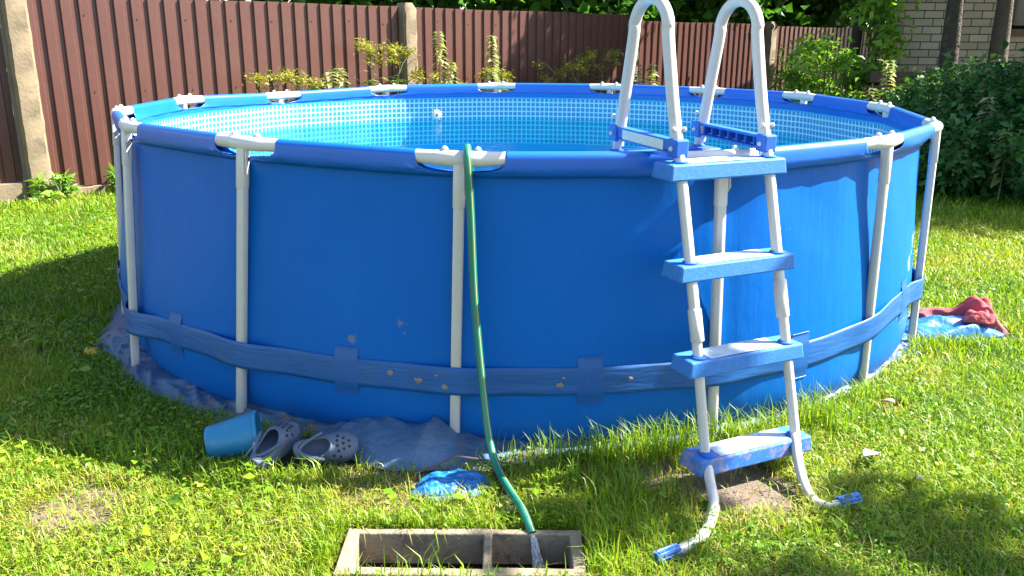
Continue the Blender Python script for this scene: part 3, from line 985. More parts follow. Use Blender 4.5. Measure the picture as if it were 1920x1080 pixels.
# inlet fitting on the far inside wall
th = math.atan2(1.989, -.673); r = wall_r(th, .857) - .013
c = Vector((r * math.cos(th), r * math.sin(th), .857)); n_ = -Vector((math.cos(th), math.sin(th), 0))
m = MB(); m.tube([c, c + n_ * .008, c + n_ * .016, c + n_ * .018], [.036, .036, .030, .014], 20)
fit = m.build("inlet_fitting", M_plastic, pool)
m = MB(); m.tube([c + n_ * .018, c + n_ * .0205], [.011, .010], 12); m.build("nozzle", M_concrete, fit)
m = MB()
tq = Vector((-n_.y, n_.x, 0))
for k in range(12):
    a = k * math.pi / 6
    e = tq * math.cos(a) + Vector((0, 0, math.sin(a)))
    m.tube([c + e * .034 + n_ * .005, c + e * .046 + n_ * .005], .006, 6)
m.build("flange", M_plastic, fit)

# water
m = MB()
rings = 10
WZ = .810
vs, fs = [(0, 0, WZ)], []
for q in range(1, rings + 1):
    for i in range(NT):
        r = (wall_r(ths[i], WZ) - .0135) * q / rings
        vs.append((r * math.cos(ths[i]), r * math.sin(ths[i]), WZ))
for i in range(NT):
    fs.append((0, 1 + i, 1 + (i + 1) % NT))
for q in range(rings - 1):
    for i in range(NT):
        a, b = 1 + q * NT + i, 1 + q * NT + (i + 1) % NT
        fs.append((a, a + NT, b + NT, b))
m.add(vs, fs)
tag(m.build("water", M_water), kind="structure")

# ------------------------------------------------------------------ ground sheet under the pool
edge_t = [(-180, 2.27), (-165, 2.32), (-150, 2.345), (-142.8, 2.335), (-132.3, 2.36), (-125.9, 2.33), (-119, 2.29), (-112.2, 2.25), (-106, 2.33), (-103.3, 2.40), (-98.4, 2.43), (-94.5, 2.39), (-91, 2.30), (-86, 2.27), (-81.4, 2.25), (-70, 2.22), (-50, 2.20), (-40, 2.20), (-30, 2.24), (-20, 2.24), (0, 2.22), (90, 2.22), (180, 2.27)]
ea, er = np.array(edge_t).T
def hump(th, c, w):
    return math.exp(-((math.degrees(th) - c) / w) ** 2)
m = MB()
nu, nv = 1300, 26
def crease(x, y, ph):
    """cloth folds: sharp ridges running unevenly"""
    a = x + .6 * math.sin(y * 1.3 + ph) + .35 * math.sin(x * .7 + 2 * ph)
    b = y + .5 * math.sin(x * .9 - ph)
    return (1 - abs(math.sin(a)) ** .7) * (.5 + .5 * math.sin(b * .8 + ph))
def tf(i, j):
    th = -math.pi + 2 * math.pi * i / nu
    dg = math.degrees(th)
    e = np.interp(dg, ea, er) + .018 * math.sin(th * 23) + .010 * math.sin(th * 57 + 1)
    v = j / (nv - 1)
    r = 2.08 + (e - 2.08) * v
    k = v * (1 - v) * 4
    s = th * 2.2                                   # metres along the edge
    fold = .55 * crease(s * 9 + v * 4, v * 6, 1.0) + .35 * crease(s * 21 - v * 7, v * 9 + s * 3, 2.3) + .2 * crease(s * 38 + v * 15, s * 11, .4)
    z = .004 + k ** .7 * (.010 + .040 * fold)
    b1, b2 = hump(th, -103, 5.0), hump(th, -97.6, 2.8)
    dome = (math.sin(math.pi * min(1, v * 1.02)) if v < .98 else 0.03) ** .6
    pleat = 1 - abs(math.sin((dg + 97) * .42 + v * 1.1 + .5 * math.sin(dg * .7))) ** .45
    z += (.088 * b1 + .068 * b2) * dome * (.80 + .55 * pleat * (1 - .4 * v))
    z += (hump(th, -138, 12) * .030 + hump(th, -117, 7) * .022 + hump(th, -150, 9) * .05) * k * (.6 + fold)
    return (r * math.cos(th), r * math.sin(th), max(z, .003))
m.grid(tf, nu, nv, True)
o = m.build("ground_sheet", M_tarp, auto=False)
tag(o, "crumpled faded blue tarpaulin sticking out from under the pool", "tarpaulin")

def crumple(name, label, cat, cen, ax, ay, h, mat, seed, rot=0.0, sharp=1.0, n=44, group=None, rim=.0):
    g = np.random.default_rng(seed)
    ph = g.uniform(0, 6.28, 12); dr = g.uniform(0, 3.14, 12); fr = g.uniform(3, 11, 12)
    m = MB()
    def F(i, j):
        u, v = 2 * i / (n - 1) - 1, 2 * j / (n - 1) - 1
        # square to rounded outline
        q = 1 - .18 * u * u * v * v
        x, y = ax * u * math.sqrt(1 - .42 * v * v) * q, ay * v * math.sqrt(1 - .42 * u * u) * q
        rr = max(abs(u), abs(v))
        x += .10 * ax * math.sin(3.1 * v + ph[0]) * rr; y += .12 * ay * math.sin(3.7 * u + ph[1]) * rr
        f = 0
        for k in range(12):
            f += (1 - abs(math.sin(fr[k] * .5 * (u * math.cos(dr[k]) + v * math.sin(dr[k])) + ph[k])) ** sharp) / (3 + .4 * fr[k])
        z = h * (.15 + .85 * f + .10 * (1 - abs(math.sin(9 * u + 5 * v + ph[2])) ** .5)) * (1 - rr ** 3.5) + .006
        c, s = math.cos(rot), math.sin(rot)
        return (cen[0] + x * c - y * s, cen[1] + x * s + y * c, z + cen[2])
    m.grid(F, n, n)
    o = m.build(name, mat, None, auto=False, solid=.003)
    return tag(o, label, cat, group)
crumple("plastic_sheet", "crumpled bright blue plastic sheet lying in the sun before the grey tarpaulin fold", "plastic sheet", (-.235, -2.47, .0), .14, .10, .046, M_sheet, 3, .15, .55, 80)
crumple("blue_cover", "crumpled blue cover on the grass right of the pool", "cover", (2.20, -.84, .0), .27, .14, .065, M_sheet, 8, -.05, .9, 56)
# red cloth: a bunch and a trailing tongue
m = MB()
nu, nv = 70, 36
g2 = np.random.default_rng(5)
def rf_(i, j):
    u, v = i / (nu - 1), j / (nv - 1) * 2 - 1
    cx = 2.10 + .40 * u; cy = -.70 + .03 * math.sin(u * 5) - .05 * u
    w = .045 + .068 * sstep((u - .45) / .4) * (1 - .5 * sstep((u - .85) / .15)) + .012 * math.sin(u * 15)
    if u < .12: w *= .35 + u * 5.4
    hh = .035 + .105 * sstep((u - .45) / .3) * (1 - sstep((u - .82) / .18) * .85)
    f = .5 + .5 * math.sin(v * 7 + u * 9 + 2 * math.sin(u * 6)) * .5 + .22 * math.sin(v * 15 - u * 17)
    z = .055 + hh * (1 - abs(v) ** 3) * (.55 + .45 * f) - .045 * abs(v) ** 4
    if u > .6: z -= .03 * (u - .6) / .4
    lx = .03 * math.sin(v * 3.0) - .035 * v
    return (cx + lx, cy + w * v * (1 + .15 * math.sin(u * 20)), max(z, .012))
m.grid(rf_, nu, nv)
tag(m.build("red_cloth", M_red, auto=False, solid=.003), "crumpled red cloth lying on the blue cover", "cloth")
# pale red flap in front
crumple("red_shirt", "smaller faded red cloth flap in front of the red cloth bunch", "cloth", (2.36, -.86, .07), .085, .06, .05, M_red, 21, .1, 1.0, 30)

# ------------------------------------------------------------------ ladder
LO = Vector((.808, -2.426, 0)); LW = Vector((.904, .427, 0)); LN = Vector((-.427, .904, 0))
def lp(x, y, z):
    return LO + LW * x + LN * y + Vector((0, 0, z))
HW = .184
lad = thing("pool_ladder", "white tubular pool ladder with four blue steps over the rim", "ladder", tuple(LO))
def legy(z):
    return .005 + .272 * z
def bez(p0, p1, p2, n=14):
    return [p0.lerp(p1, t).lerp(p1.lerp(p2, t), t) for t in np.linspace(0, 1, n)]
for sgn, cap in ((-1, Vector((.396, -2.897, .021))), (1, Vector((1.092, -2.562, .024)))):
    x = sgn * HW
    # front leg: upper tube, thicker telescopic sleeve, lower tube with curved foot
    m = MB(); m.tube([lp(x, legy(1.13), 1.13), lp(x, legy(.60), .60)], .0165, 14, flat=3.0, up=LN); m.build("upper_leg", M_white, lad)
    zs1 = (.60, .50) if sgn < 0 else (.655, .535)
    m = MB(); m.tube([lp(x, legy(z), z) for z in (zs1[0] + .004, zs1[0], zs1[1], zs1[1] - .004)], [.0175, .0205, .0205, .0175], 14, flat=3.0, up=LN); m.build("telescopic_sleeve", M_white, lad)
    top = lp(x, legy(.62), .62)
    foot_pts = (((.617, -2.450, .126), (.617, -2.545, .074), (.616, -2.621, .040), (.593, -2.691, .021), (.550, -2.773, .018), (.490, -2.836, .018)) if sgn < 0 else
                ((.959, -2.312, .14), (.946, -2.405, .085), (.942, -2.479, .047), (.947, -2.544, .024), (.963, -2.590, .018), (1.005, -2.598, .018)))
    ctrl = [top] + [Vector(q) for q in foot_pts] + [cap]
    curve = []
    for i in range(len(ctrl) - 1):
        p0, p1, p2, p3 = ctrl[max(i - 1, 0)] if i > 1 else ctrl[i], ctrl[i], ctrl[i + 1], ctrl[min(i + 2, len(ctrl) - 1)]
        if i == 0: p0 = p1; p3 = p2
        for t in np.linspace(0, 1, 5, endpoint=False):
            curve.append(.5 * ((2 * p1) + (p2 - p0) * t + (2 * p0 - 5 * p1 + 4 * p2 - p3) * t * t + (3 * p1 - p0 - 3 * p2 + p3) * t ** 3) if i else p1.lerp(p2, t))
    d = cap - ctrl[-2]; d.z = 0; d.normalize()
    m = MB(); m.tube(curve + [cap - d * .03], .0170, 14, up=LN); m.build("lower_leg", M_white, lad)
    m = MB()
    c0, c1 = cap - d * .075, cap + d * .012
    side = Vector((-d.y, d.x, 0))
    vs, fs = [], []
    nn = 40
    for q, rr in ((0, .0175), (.08, .0195), (.9, .0195), (1.0, .016)):
        p = c0.lerp(c1, q)
        for k in range(nn):
            a2 = 2 * math.pi * k / nn
            r_ = rr + (.0018 if k % 4 < 2 else -.0014)
            vs.append(p + side * (r_ * math.cos(a2)) + Vector((0, 0, r_ * math.sin(a2))))
    for q in range(3):
        for k in range(nn):
            fs.append((q * nn + k, q * nn + (k + 1) % nn, (q + 1) * nn + (k + 1) % nn, (q + 1) * nn + k))
    fs.append(tuple(3 * nn + k for k in range(nn)))
    m.add(vs, fs)
    m.build("foot_cap", M_bluepl, lad, smooth=False)
    # handrail arch and inner leg
    yf, yb, zc = legy(1.13), .682, 1.484
    pts = [lp(x, yf, 1.11), lp(x, yf + .045, 1.27), lp(x, .402, 1.47)]
    for a2 in np.linspace(168, 12, 13):
        pts.append(lp(x, .505 + .103 * math.cos(R(a2)), zc + .105 * math.sin(R(a2))))
    pts += [lp(x, .608, 1.47), lp(x, yb - .035, 1.27), lp(x, yb, 1.085)]
    # smooth
    P = [Vector(p) for p in pts]
    fine = []
    for i in range(len(P) - 1):
        p0, p1, p2, p3 = P[max(i - 1, 0)], P[i], P[i + 1], P[min(i + 2, len(P) - 1)]
        for t in np.linspace(0, 1, 6, endpoint=False):
            fine.append(.5 * ((2 * p1) + (p2 - p0) * t + (2 * p0 - 5 * p1 + 4 * p2 - p3) * t * t + (3 * p1 - p0 - 3 * p2 + p3) * t ** 3))
    fine.append(P[-1])
    m = MB(); m.tube(fine, .0195, 16, flat=2.5, up=LW); m.build("handrail", M_white, lad)
    m = MB(); m.tube([lp(x, yb, 1.10), lp(x, yb + .30, .05)], .0165, 12, up=LN); m.build("inner_leg", M_white, lad)
    # side brace between front and back legs
    B0, B1 = lp(x, yf - .0, 1.118), lp(x, yb + .005, 1.132)
    ax_ = (B1 - B0).normalized(); upv = Vector((0, 0, 1)); sv = ax_.cross(upv).normalized()
    Mx = Matrix((ax_, sv, upv)).transposed()
    br = MB()
    Lb = (B1 - B0).length
    ctr = (B0 + B1) / 2
    br.box(ctr + upv * .018, (Lb - .05, .036, .010), Mx)
    br.box(ctr - upv * .020, (Lb - .05, .036, .006), Mx)
    br.box(ctr + sv * (.0125 if sgn < 0 else .0145), (Lb - .052, .010 if sgn < 0 else .006, .030), Mx)
    if sgn > 0:
        for q in np.linspace(-.38, .38, 7):
            br.box(ctr + ax_ * (q * Lb) - sv * .003, (.005, .028, .0305), Mx)
    else:
        br.box(ctr - sv * .0125, (Lb - .052, .010, .030), Mx)
    brace = br.build("side_brace", M_bluepl, lad, smooth=False, bevel=.002)
    for B in (B0, B1):
        q = MB()
        q.box(B - upv * .002, (.052, .052, .060), Mx)
        q.build("clamp", M_bluepl, brace, smooth=False, bevel=.006)
        for ss in (-1, 1):
            for zz in (.0, .062):
                q = MB(); q.ball(B + sv * (ss * (.028 if zz == 0 else .021)) + upv * (zz - .004), .0085, 9, 6); q.build("bolt_cap", M_plastic, brace)
    if sgn < 0:
        q = MB()
        s_ = ctr - sv * .0182
        if (s_ - cam.location).length > (ctr + sv * .0182 - cam.location).length:
            s_ = ctr + sv * .0182
        hl, hh = Lb * .34, .0165
        q.add([s_ - ax_ * hl - upv * hh, s_ + ax_ * hl - upv * hh, s_ + ax_ * hl + upv * hh, s_ - ax_ * hl + upv * hh], [(0, 1, 2, 3)], [(0, 0), (1, 0), (1, 1), (0, 1)])
        q.build("warning_sticker", M_sticker, brace, smooth=False, solid=.0008)

def step(zt, y, inner=False, mat=M_step, tread=M_tread):
    hl = .236
    dy = (-.032, .075) if not inner else (-.075, .035)
    # hollow tapering tread box: wider at the bottom edge
    v = []
    H_ = .055
    for z, g in ((zt - H_, .006), (zt, 0)):
        for sx, sy in ((-1, 0), (1, 0), (1, 1), (-1, 1)):
            v.append(lp(sx * (hl + g), y + dy[sy] + (g if sy else -g), z))
    m = MB(); m.add(v, [(3, 2, 1, 0), (4, 5, 6, 7), (0, 1, 5, 4), (1, 2, 6, 5), (2, 3, 7, 6), (3, 0, 4, 7)])
    s = m.build("step", mat, lad, smooth=False, bevel=.006)
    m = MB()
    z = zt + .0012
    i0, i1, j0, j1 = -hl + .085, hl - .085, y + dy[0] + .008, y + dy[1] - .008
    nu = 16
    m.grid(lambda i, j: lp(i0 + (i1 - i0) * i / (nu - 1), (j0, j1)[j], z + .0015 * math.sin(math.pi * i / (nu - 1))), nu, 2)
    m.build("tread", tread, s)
    for sgn in (-1, 1):
        m = MB(); c = lp(sgn * HW, legy(zt) if not inner else y, zt)
        m.tube([c - Vector((0, 0, .004)), c + Vector((0, 0, .006)), c + Vector((0, 0, .008))], [.027, .0265, .023], 16)
        m.build("collar", M_bluepl, s)
for i, zt in enumerate((.128, .444, .748, 1.068)):
    step(zt, legy(zt), mat=M_stepdirty if i == 0 else M_step)
for zt, y in ((1.062, .692), (.72, .792), (.40, .885)):
    step(zt, y, True, M_bluepl, M_bluepl)

# ------------------------------------------------------------------ hose, running water, concrete block
hp = [(-.175, -1.80, .70), (-.182, -1.97, .90), (-.186, -2.07, 1.04), (-.188, -2.115, 1.088), (-.188, -2.15, 1.1035), (-.187, -2.185, 1.085), (-.184, -2.197, 1.04), (-.176, -2.20, .889), (-.164, -2.222, .593), (-.136, -2.272, .295), (-.110, -2.335, .110),
      (-.078, -2.43, .050), (-.036, -2.57, .048), (.004, -2.695, .052), (.033, -2.775, .018)]
P = [Vector(p) for p in hp]; fine = []
for i in range(len(P) - 1):
    p0, p1, p2, p3 = P[max(i - 1, 0)], P[i], P[i + 1], P[min(i + 2, len(P) - 1)]
    for t in np.linspace(0, 1, 8, endpoint=False):
        fine.append(.5 * ((2 * p1) + (p2 - p0) * t + (2 * p0 - 5 * p1 + 4 * p2 - p3) * t * t + (3 * p1 - p0 - 3 * p2 + p3) * t ** 3))
fine.append(P[-1])
m = MB(); m.tube(fine, .0128, 24, caps=False)
tag(m.build("garden_hose", M_hose, solid=.002), "green striped garden hose hanging over the rim and draining into the block", "hose")
m = MB()
sp = [Vector((.0335, -2.776, .020)), Vector((.038, -2.789, .006)), Vector((.043, -2.802, -.020)), Vector((.050, -2.820, -.050)), Vector((.054, -2.832, -.075)), Vector((.056, -2.838, -.092))]
ns = 22
vs, fs = [], []
for i, p in enumerate(sp):
    rr = [.0090, .0085, .0075, .007, .007, .008][i]
    for k in range(ns):
        a = 2 * math.pi * k / ns
        q = rr * (1 + .22 * math.sin(k * 2.6 + i * 1.3) * (i / 5) + .1 * rng.normal() * (i / 5))
        vs.append(p + Vector((q * math.cos(a), q * .8 * math.sin(a), 0)))
for i in range(len(sp) - 1):
    for k in range(ns):
        fs.append((i * ns + k, i * ns + (k + 1) % ns, (i + 1) * ns + (k + 1) % ns, (i + 1) * ns + k))
m.add(vs, fs)
for q in range(6):
    a = q * 1.05
    m.tube([p + Vector((math.cos(a + .7 * k) * (.004 + .0035 * k), math.sin(a + .7 * k) * (.003 + .002 * k), 0)) for k, p in enumerate(sp)], [.003, .0035, .003, .0035, .003, .002], 7)
for _ in range(44):
    a = rng.uniform(0, 6.28)
    m.ball((.056 + .03 * rng.random() ** .5 * math.cos(a), -2.838 + .022 * rng.random() ** .5 * math.sin(a), -.084 + .05 * rng.random() ** 2), .0022 + .0022 * rng.random(), 6, 5)
tag(m.build("running_water", M_stream, auto=False), "clear water pouring from the hose end into the concrete block", "water")

blk = thing("concrete_block", "sunken hollow concrete block with two cavities under the hose", "concrete block", ((BX0 + BX1) / 2, (BY0 + BY1) / 2, 0))
m = MB()
g_ = .002
ZB, ZT2 = -.22, .022
T_ = .036
DX = -.100
def bx(x0, x1, y0, y1, z0=ZB, z1=ZT2):
    m.box(((x0 + x1) / 2, (y0 + y1) / 2, (z0 + z1) / 2), (x1 - x0, y1 - y0, z1 - z0))
X0_, X1_, Y0_, Y1_ = BX0 + g_, BX1 - g_, BY0 + g_, BY1 - g_
# outer ring and divider as one clean shell
def shell(holes):
    xs = [X0_, X0_ + T_, DX - .012, DX + .012, X1_ - T_, X1_]
    ysb = [Y0_, Y0_ + T_, Y1_ - T_ * .8, Y1_]
    idx = {}
    vs, fs = [], []
    def V(i, j, z):
        key = (i, j, z)
        if key not in idx:
            idx[key] = len(vs)
            vs.append((xs[i] + .0015 * math.sin(i * 7 + j), ysb[j] + .0015 * math.sin(j * 5 + i * 3), ZT2 + .002 * math.sin(i * 2 + j) if z else ZB))
        return idx[key]
    solid = lambda i, j: 0 <= i < 5 and 0 <= j < 3 and not (j == 1 and i in (1, 3))
    for i in range(5):
        for j in range(3):
            if not solid(i, j): continue
            fs.append((V(i, j, 1), V(i + 1, j, 1), V(i + 1, j + 1, 1), V(i, j + 1, 1)))
            for (di, dj, a, b) in ((-1, 0, (i, j + 1), (i, j)), (1, 0, (i + 1, j), (i + 1, j + 1)), (0, -1, (i, j), (i + 1, j)), (0, 1, (i + 1, j + 1), (i, j + 1))):
                if not solid(i + di, j + dj):
                    fs.append((V(*a, 0), V(*b, 0), V(*b, 1), V(*a, 1)))
    return vs, fs
m.add(*shell(None))
m.build("block_shell", M_block, blk, smooth=False, bevel=.004)
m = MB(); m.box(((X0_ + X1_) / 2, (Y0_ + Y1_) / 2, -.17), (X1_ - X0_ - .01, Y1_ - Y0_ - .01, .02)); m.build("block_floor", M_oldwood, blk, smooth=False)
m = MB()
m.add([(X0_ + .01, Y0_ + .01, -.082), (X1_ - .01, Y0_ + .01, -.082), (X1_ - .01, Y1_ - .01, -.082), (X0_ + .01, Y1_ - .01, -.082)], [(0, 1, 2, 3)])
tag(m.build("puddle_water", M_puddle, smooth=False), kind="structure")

# ------------------------------------------------------------------ bucket
bk = thing("bucket", "faded turquoise plastic bucket lying on its side by the pool", "bucket", (-1.06, -2.20, 0))
axb = Vector((.965, .21, .13)).normalized()
ub = Vector((0, 0, 1)); ub = (ub - axb * ub.dot(axb)).normalized(); wb = axb.cross(ub)
b_c = Vector((-1.125, -2.262, .055))
def ringp(s, r, a):
    return b_c + axb * s + (ub * math.cos(a) + wb * math.sin(a)) * r
m = MB()
prb = [(0.0, .0), (0.0, .056), (.004, .060), (.03, .0625), (.10, .0715), (.168, .0800), (.170, .0845), (.182, .0850), (.184, .0800), (.176, .0775), (.10, .0690), (.01, .058), (.008, .0)]
m.grid(lambda i, j: ringp(prb[j][0], prb[j][1], 2 * math.pi * i / 40), 40, len(prb), True)
bo = m.build("bucket_body", M_bucket, bk)
for a in (R(90), R(-90)):
    m = MB(); m.ball(ringp(.172, .0865, a), (.007, .007, .007), 9, 6); m.build("handle_lug", M_plastic, bk)
m = MB()
m.tube([ringp(.172, .089, R(90)), ringp(.12, .088, R(125)), ringp(.075, .084, R(160)), ringp(.06, .080, R(180)), ringp(.075, .084, R(200)), ringp(.12, .088, R(235)), ringp(.172, .089, R(270))], .0022, 6)
m.build("handle", M_white, bk)
m = MB(); m.ball(ringp(.022, .060, R(-72)), (.016, .008, .018), 9, 6); m.build("dirt_patch", M_oldwood, bk)

# ------------------------------------------------------------------ clogs
def clog(label, pos, yaw, tilt, mirror=1, roll=0.0):
    root = thing("foam_clog", label, "clog", pos, "pair of clogs")
    root.rotation_euler = (roll, tilt, yaw)
    L = .225
    def half(s):                         # outline half width along the shoe, heel s=0, toe s=1
        w = .034 + .016 * sstep(s / .75)
        if s < .12: w *= math.sqrt(max(0, 1 - ((.12 - s) / .13) ** 2)) * .9 + .1
        if s > .72: w *= math.sqrt(max(.0, 1 - ((s - .72) / .29) ** 2))
        return w
    def off(s):
        return mirror * .010 * math.sin(s * 2.6)
    def local(mb_, name, mat, par, **kw):
        o = mb_.build(name, mat, None, **kw)
        o.parent = par
        return o
    m = MB()
    nu, nv = 30, 25
    def F(i, j):
        s = i / (nu - 1); a = j / (nv - 1)
        w = half(min(max(s, .0), 1)); toe = sstep((s - .50) / .16)
        ht = .055 + .028 * math.exp(-((s - .58) / .18) ** 2) - .018 * sstep((s - .7) / .3)
        # cross section from left sole edge up and over to right sole edge
        ang = math.pi * a
        cx = -math.cos(ang); cz = math.sin(ang) ** .75
        x = w * cx * (1.04 if .1 < a < .9 else 1.0)
        z = .012 + (ht - .012) * cz
        if toe < 1:                      # opening: the middle of the section drops to the rim height
            rim = .058 - .006 * math.sin(s * 5)
            pass
        return Vector((s * L - L / 2, x + off(s), z))
    vs, fs, keep = [], [], []
    for i in range(nu):
        for j in range(nv):
            vs.append(F(i, j))
    def open_(s, a):
        return ((s - .33) / .27) ** 2 + ((a - .5) / .27) ** 2 < 1
    for i in range(nu - 1):
        for j in range(nv - 1):
            if open_((i + .5) / (nu - 1), (j + .5) / (nv - 1)): continue
            fs.append((i * nv + j, (i + 1) * nv + j, (i + 1) * nv + j + 1, i * nv + j + 1))
    m.add(vs, fs)
    up_ = local(m, "upper", M_clog, root, auto=False, solid=.005, sub=1)
    # rim of the opening
    m = MB()
    ring = []
    for k in range(41):
        t = 2 * math.pi * k / 40
        s, a = .33 + .275 * math.cos(t), .5 + .275 * math.sin(t)
        ring.append(F(s * (nu - 1), a * (nv - 1)) + Vector((0, 0, .001)))
    m.tube(ring, .0042, 8, caps=False); local(m, "rim", M_clog, root)
    # sole
    m = MB()
    N = 40
    out = []
    for k in range(N):
        s = k / (N - 1)
        out.append((s, half(s) + .003))
    loop = [(s, w) for s, w in out] + [(s, -w) for s, w in reversed(out)]
    n2 = len(loop)
    vs = [Vector((s * L - L / 2, w + off(s), .0)) for s, w in loop] + [Vector((s * L - L / 2, w + off(s), .018)) for s, w in loop]
    fs = [(k, (k + 1) % n2, (k + 1) % n2 + n2, k + n2) for k in range(n2)] + [tuple(range(n2, 2 * n2)), tuple(reversed(range(n2)))]
    m.add(vs, fs); local(m, "sole", M_clog, root, smooth=False)
    # heel strap folded forward over the opening
    m = MB()
    pts = []
    for k in range(15):
        t = k / 14
        pts.append(Vector((-.085 * math.sin(math.pi * t) - .005, (t - .5) * 2 * .048 + off(.5), .066 - .012 * math.sin(math.pi * t))))
    m.tube(pts, .0055, 8, flat=3.0); local(m, "heel_strap", M_clog, root)
    # ventilation holes on the toe
    for s, a in ((.70, .34), (.69, .45), (.69, .56), (.70, .67), (.78, .38), (.775, .5), (.78, .62), (.86, .42), (.86, .56), (.63, .24), (.72, .2)):
        p = F(s * (nu - 1), a * (nv - 1)); p2 = F(s * (nu - 1), (a + .02) * (nv - 1)); p3 = F((s + .02) * (nu - 1), a * (nv - 1))
        nrm = (p3 - p).cross(p2 - p).normalized()
        if nrm.z < 0: nrm = -nrm
        m = MB(); m.tube([p + nrm * .001, p + nrm * .0042], .0052, 10); local(m, "vent_hole", M_dark, root)
    return root
clog("grey lilac clog with its heel to the viewer beside the bucket", (-.872, -2.285, .042), R(60), R(-18), 1, R(14))
clog("grey lilac clog lying sideways with its round toe holes showing", (-.690, -2.282, .052), R(8), R(-6), -1, R(50))

# ------------------------------------------------------------------ small litter
crumple("yellow_toy", "small yellow plastic toy half under the tarpaulin at the left", "toy", (-2.03, -1.25, 0), .035, .022, .04, M_yellow, 14, .4, .8, 16)
m = MB(); m.tube([(-.44, -2.44, .01), (-.34, -2.42, .035), (-.22, -2.385, .075), (-.10, -2.36, .045), (.02, -2.345, .02)], [.003, .004, .0035, .003, .0015], 7)
tag(m.build("twig", M_twig), "thin dead twig lying across the tarpaulin fold", "twig")
def dead_leaf(lab, x, y, s, yaw):
    m = MB()
    n = 9
    def F(i, j):
        u, v = i / (n - 1), j / 4 - .5
        w = s * .62 * math.sin(math.pi * min(1, u * .97 + .03)) ** .7 * (1 + .16 * math.sin(u * 26))
        a = (u - .5) * s
        return (x + a * math.cos(yaw) - v * w * math.sin(yaw), y + a * math.sin(yaw) + v * w * math.cos(yaw), .05 + .25 * s * abs(v) + .10 * s * math.sin(u * 5))
    m.grid(F, n, 5)
    tag(m.build("dead_leaf", M_deadleaf, solid=.001), lab, "leaf", "dry leaves on the lawn")
dead_leaf("biggest dry pale leaf on the grass right of the ladder foot", 1.24, -2.31, .085, .5)
dead_leaf("small curled dry leaf on the grass right of the big dry leaf", 1.33, -2.47, .04, 1.6)
dead_leaf("dry leaf on the grass between pool leg and ladder", 1.49, -1.84, .06, 2.2)
dead_leaf("dry leaf on the sunny grass far right of the pool", 2.35, -.02, .06, .9)

# ------------------------------------------------------------------ grass
def vnoise(x, y, s, seed):
    g = np.random.default_rng(seed)
    T = g.random((64, 64))
    u, v = x * s, y * s
    i, j = np.floor(u).astype(int), np.floor(v).astype(int)
    a, b = u - i, v - j
    a, b = a * a * (3 - 2 * a), b * b * (3 - 2 * b)
    return (T[i % 64, j % 64] * (1 - a) + T[(i + 1) % 64, j % 64] * a) * (1 - b) + (T[i % 64, (j + 1) % 64] * (1 - a) + T[(i + 1) % 64, (j + 1) % 64] * a) * b

BARE = ((.72, -2.47, .19, .97), (.52, -2.37, .13, .8), (-1.43, -2.62, .16, .75), (-.45, -2.46, .14, .6), (1.52, -1.80, .05, .8))
def keep_mask(x, y, edge=0.0):
    th = np.degrees(np.arctan2(y, x))
    r = np.hypot(x, y)
    e = np.interp(th, ea, er) - .035 + edge
    k = r > np.maximum(e, 2.17)
    k &= ~((x > BX0 - .004) & (x < BX1 + .004) & (y > BY0 - .004) & (y < BY1 + .004))
    k &= ~((x > -.36) & (x < -.13) & (y > -2.54) & (y < -2.38))
    k &= ~((x > 1.98) & (x < 2.54) & (y > -.96) & (y < -.68))
    k &= ~((x > -1.13) & (x < -.95) & (y > -2.31) & (y < -2.18))
    k &= ~((x > -.95) & (x < -.57) & (y > -2.375) & (y < -2.12))
    tt = np.clip((y + 2.36) / (-2.76 + 2.36), 0, 1)
    k &= ~((np.abs(x - (-.105 + .135 * tt)) < .02) & (y < -2.36) & (y > -2.76))
    f = (x - FA[0]) * FN[0] + (y - FA[1]) * FN[1]
    k &= f > .05
    for bx_, by_, br_, st in BARE:
        d = np.hypot(x - bx_, y - by_) + (vnoise(x, y, 14, 3) - .5) * .12
        k &= ~((d < br_) & (rng.random(len(x)) < st))
    return k

def in_view(x, y):
    d = y + 5.063
    return (d > 1.7) & (np.abs(x) < d * .80 + .6)

def blades(n, x0, x1, y0, y1, hmin, hmax, wid, lean=.5, tall=None):
    x, y = rng.uniform(x0, x1, n), rng.uniform(y0, y1, n)
    k = in_view(x, y) & keep_mask(x, y)
    x, y = x[k], y[k]; n = len(x)
    pn = vnoise(x, y, 2.3, 1) * .6 + vnoise(x, y, 6.5, 2) * .4
    h = hmin + (hmax - hmin) * rng.random(n) ** 1.4 * (.45 + 1.0 * pn)
    th = rng.uniform(0, 2 * np.pi, n)
    ln = h * (lean * (.3 + 1.1 * rng.random(n)))
    d = np.stack([np.cos(th), np.sin(th), np.zeros(n)], 1)
    ph = th + np.pi / 2 + rng.normal(size=n) * .5
    s = np.stack([np.cos(ph), np.sin(ph), np.zeros(n)], 1)
    B = np.stack([x, y, np.zeros(n)], 1)
    w = (wid * (.6 + .8 * rng.random(n)))[:, None]
    upz = np.array([0, 0, 1.0])
    Mx = B + d * (ln * .35)[:, None] + upz * (h * .62)[:, None]
    Tp = B + d * ln[:, None] + upz * (h * (1 - .25 * (ln / h) ** 1.5))[:, None]
    V = np.stack([B - s * w / 2, B + s * w / 2, Mx + s * w * .42, Mx - s * w * .42, Tp], 1)
    t = np.clip(.15 + .55 * vnoise(x, y, 1.7, 5) + .22 * vnoise(x, y, 9, 6) + rng.normal(size=n) * .14, 0, .84)
    dry = rng.random(n) < .06 + .25 * (vnoise(x, y, 3.3, 9) > .72)
    t[dry] = rng.uniform(.8, 1, dry.sum())
    for bx_, by_, br_, st in BARE:
        q = (np.hypot(x - bx_, y - by_) < br_ * 1.5) & (rng.random(n) < .6)
        t[q] = rng.uniform(.75, 1, q.sum())
    return V, t
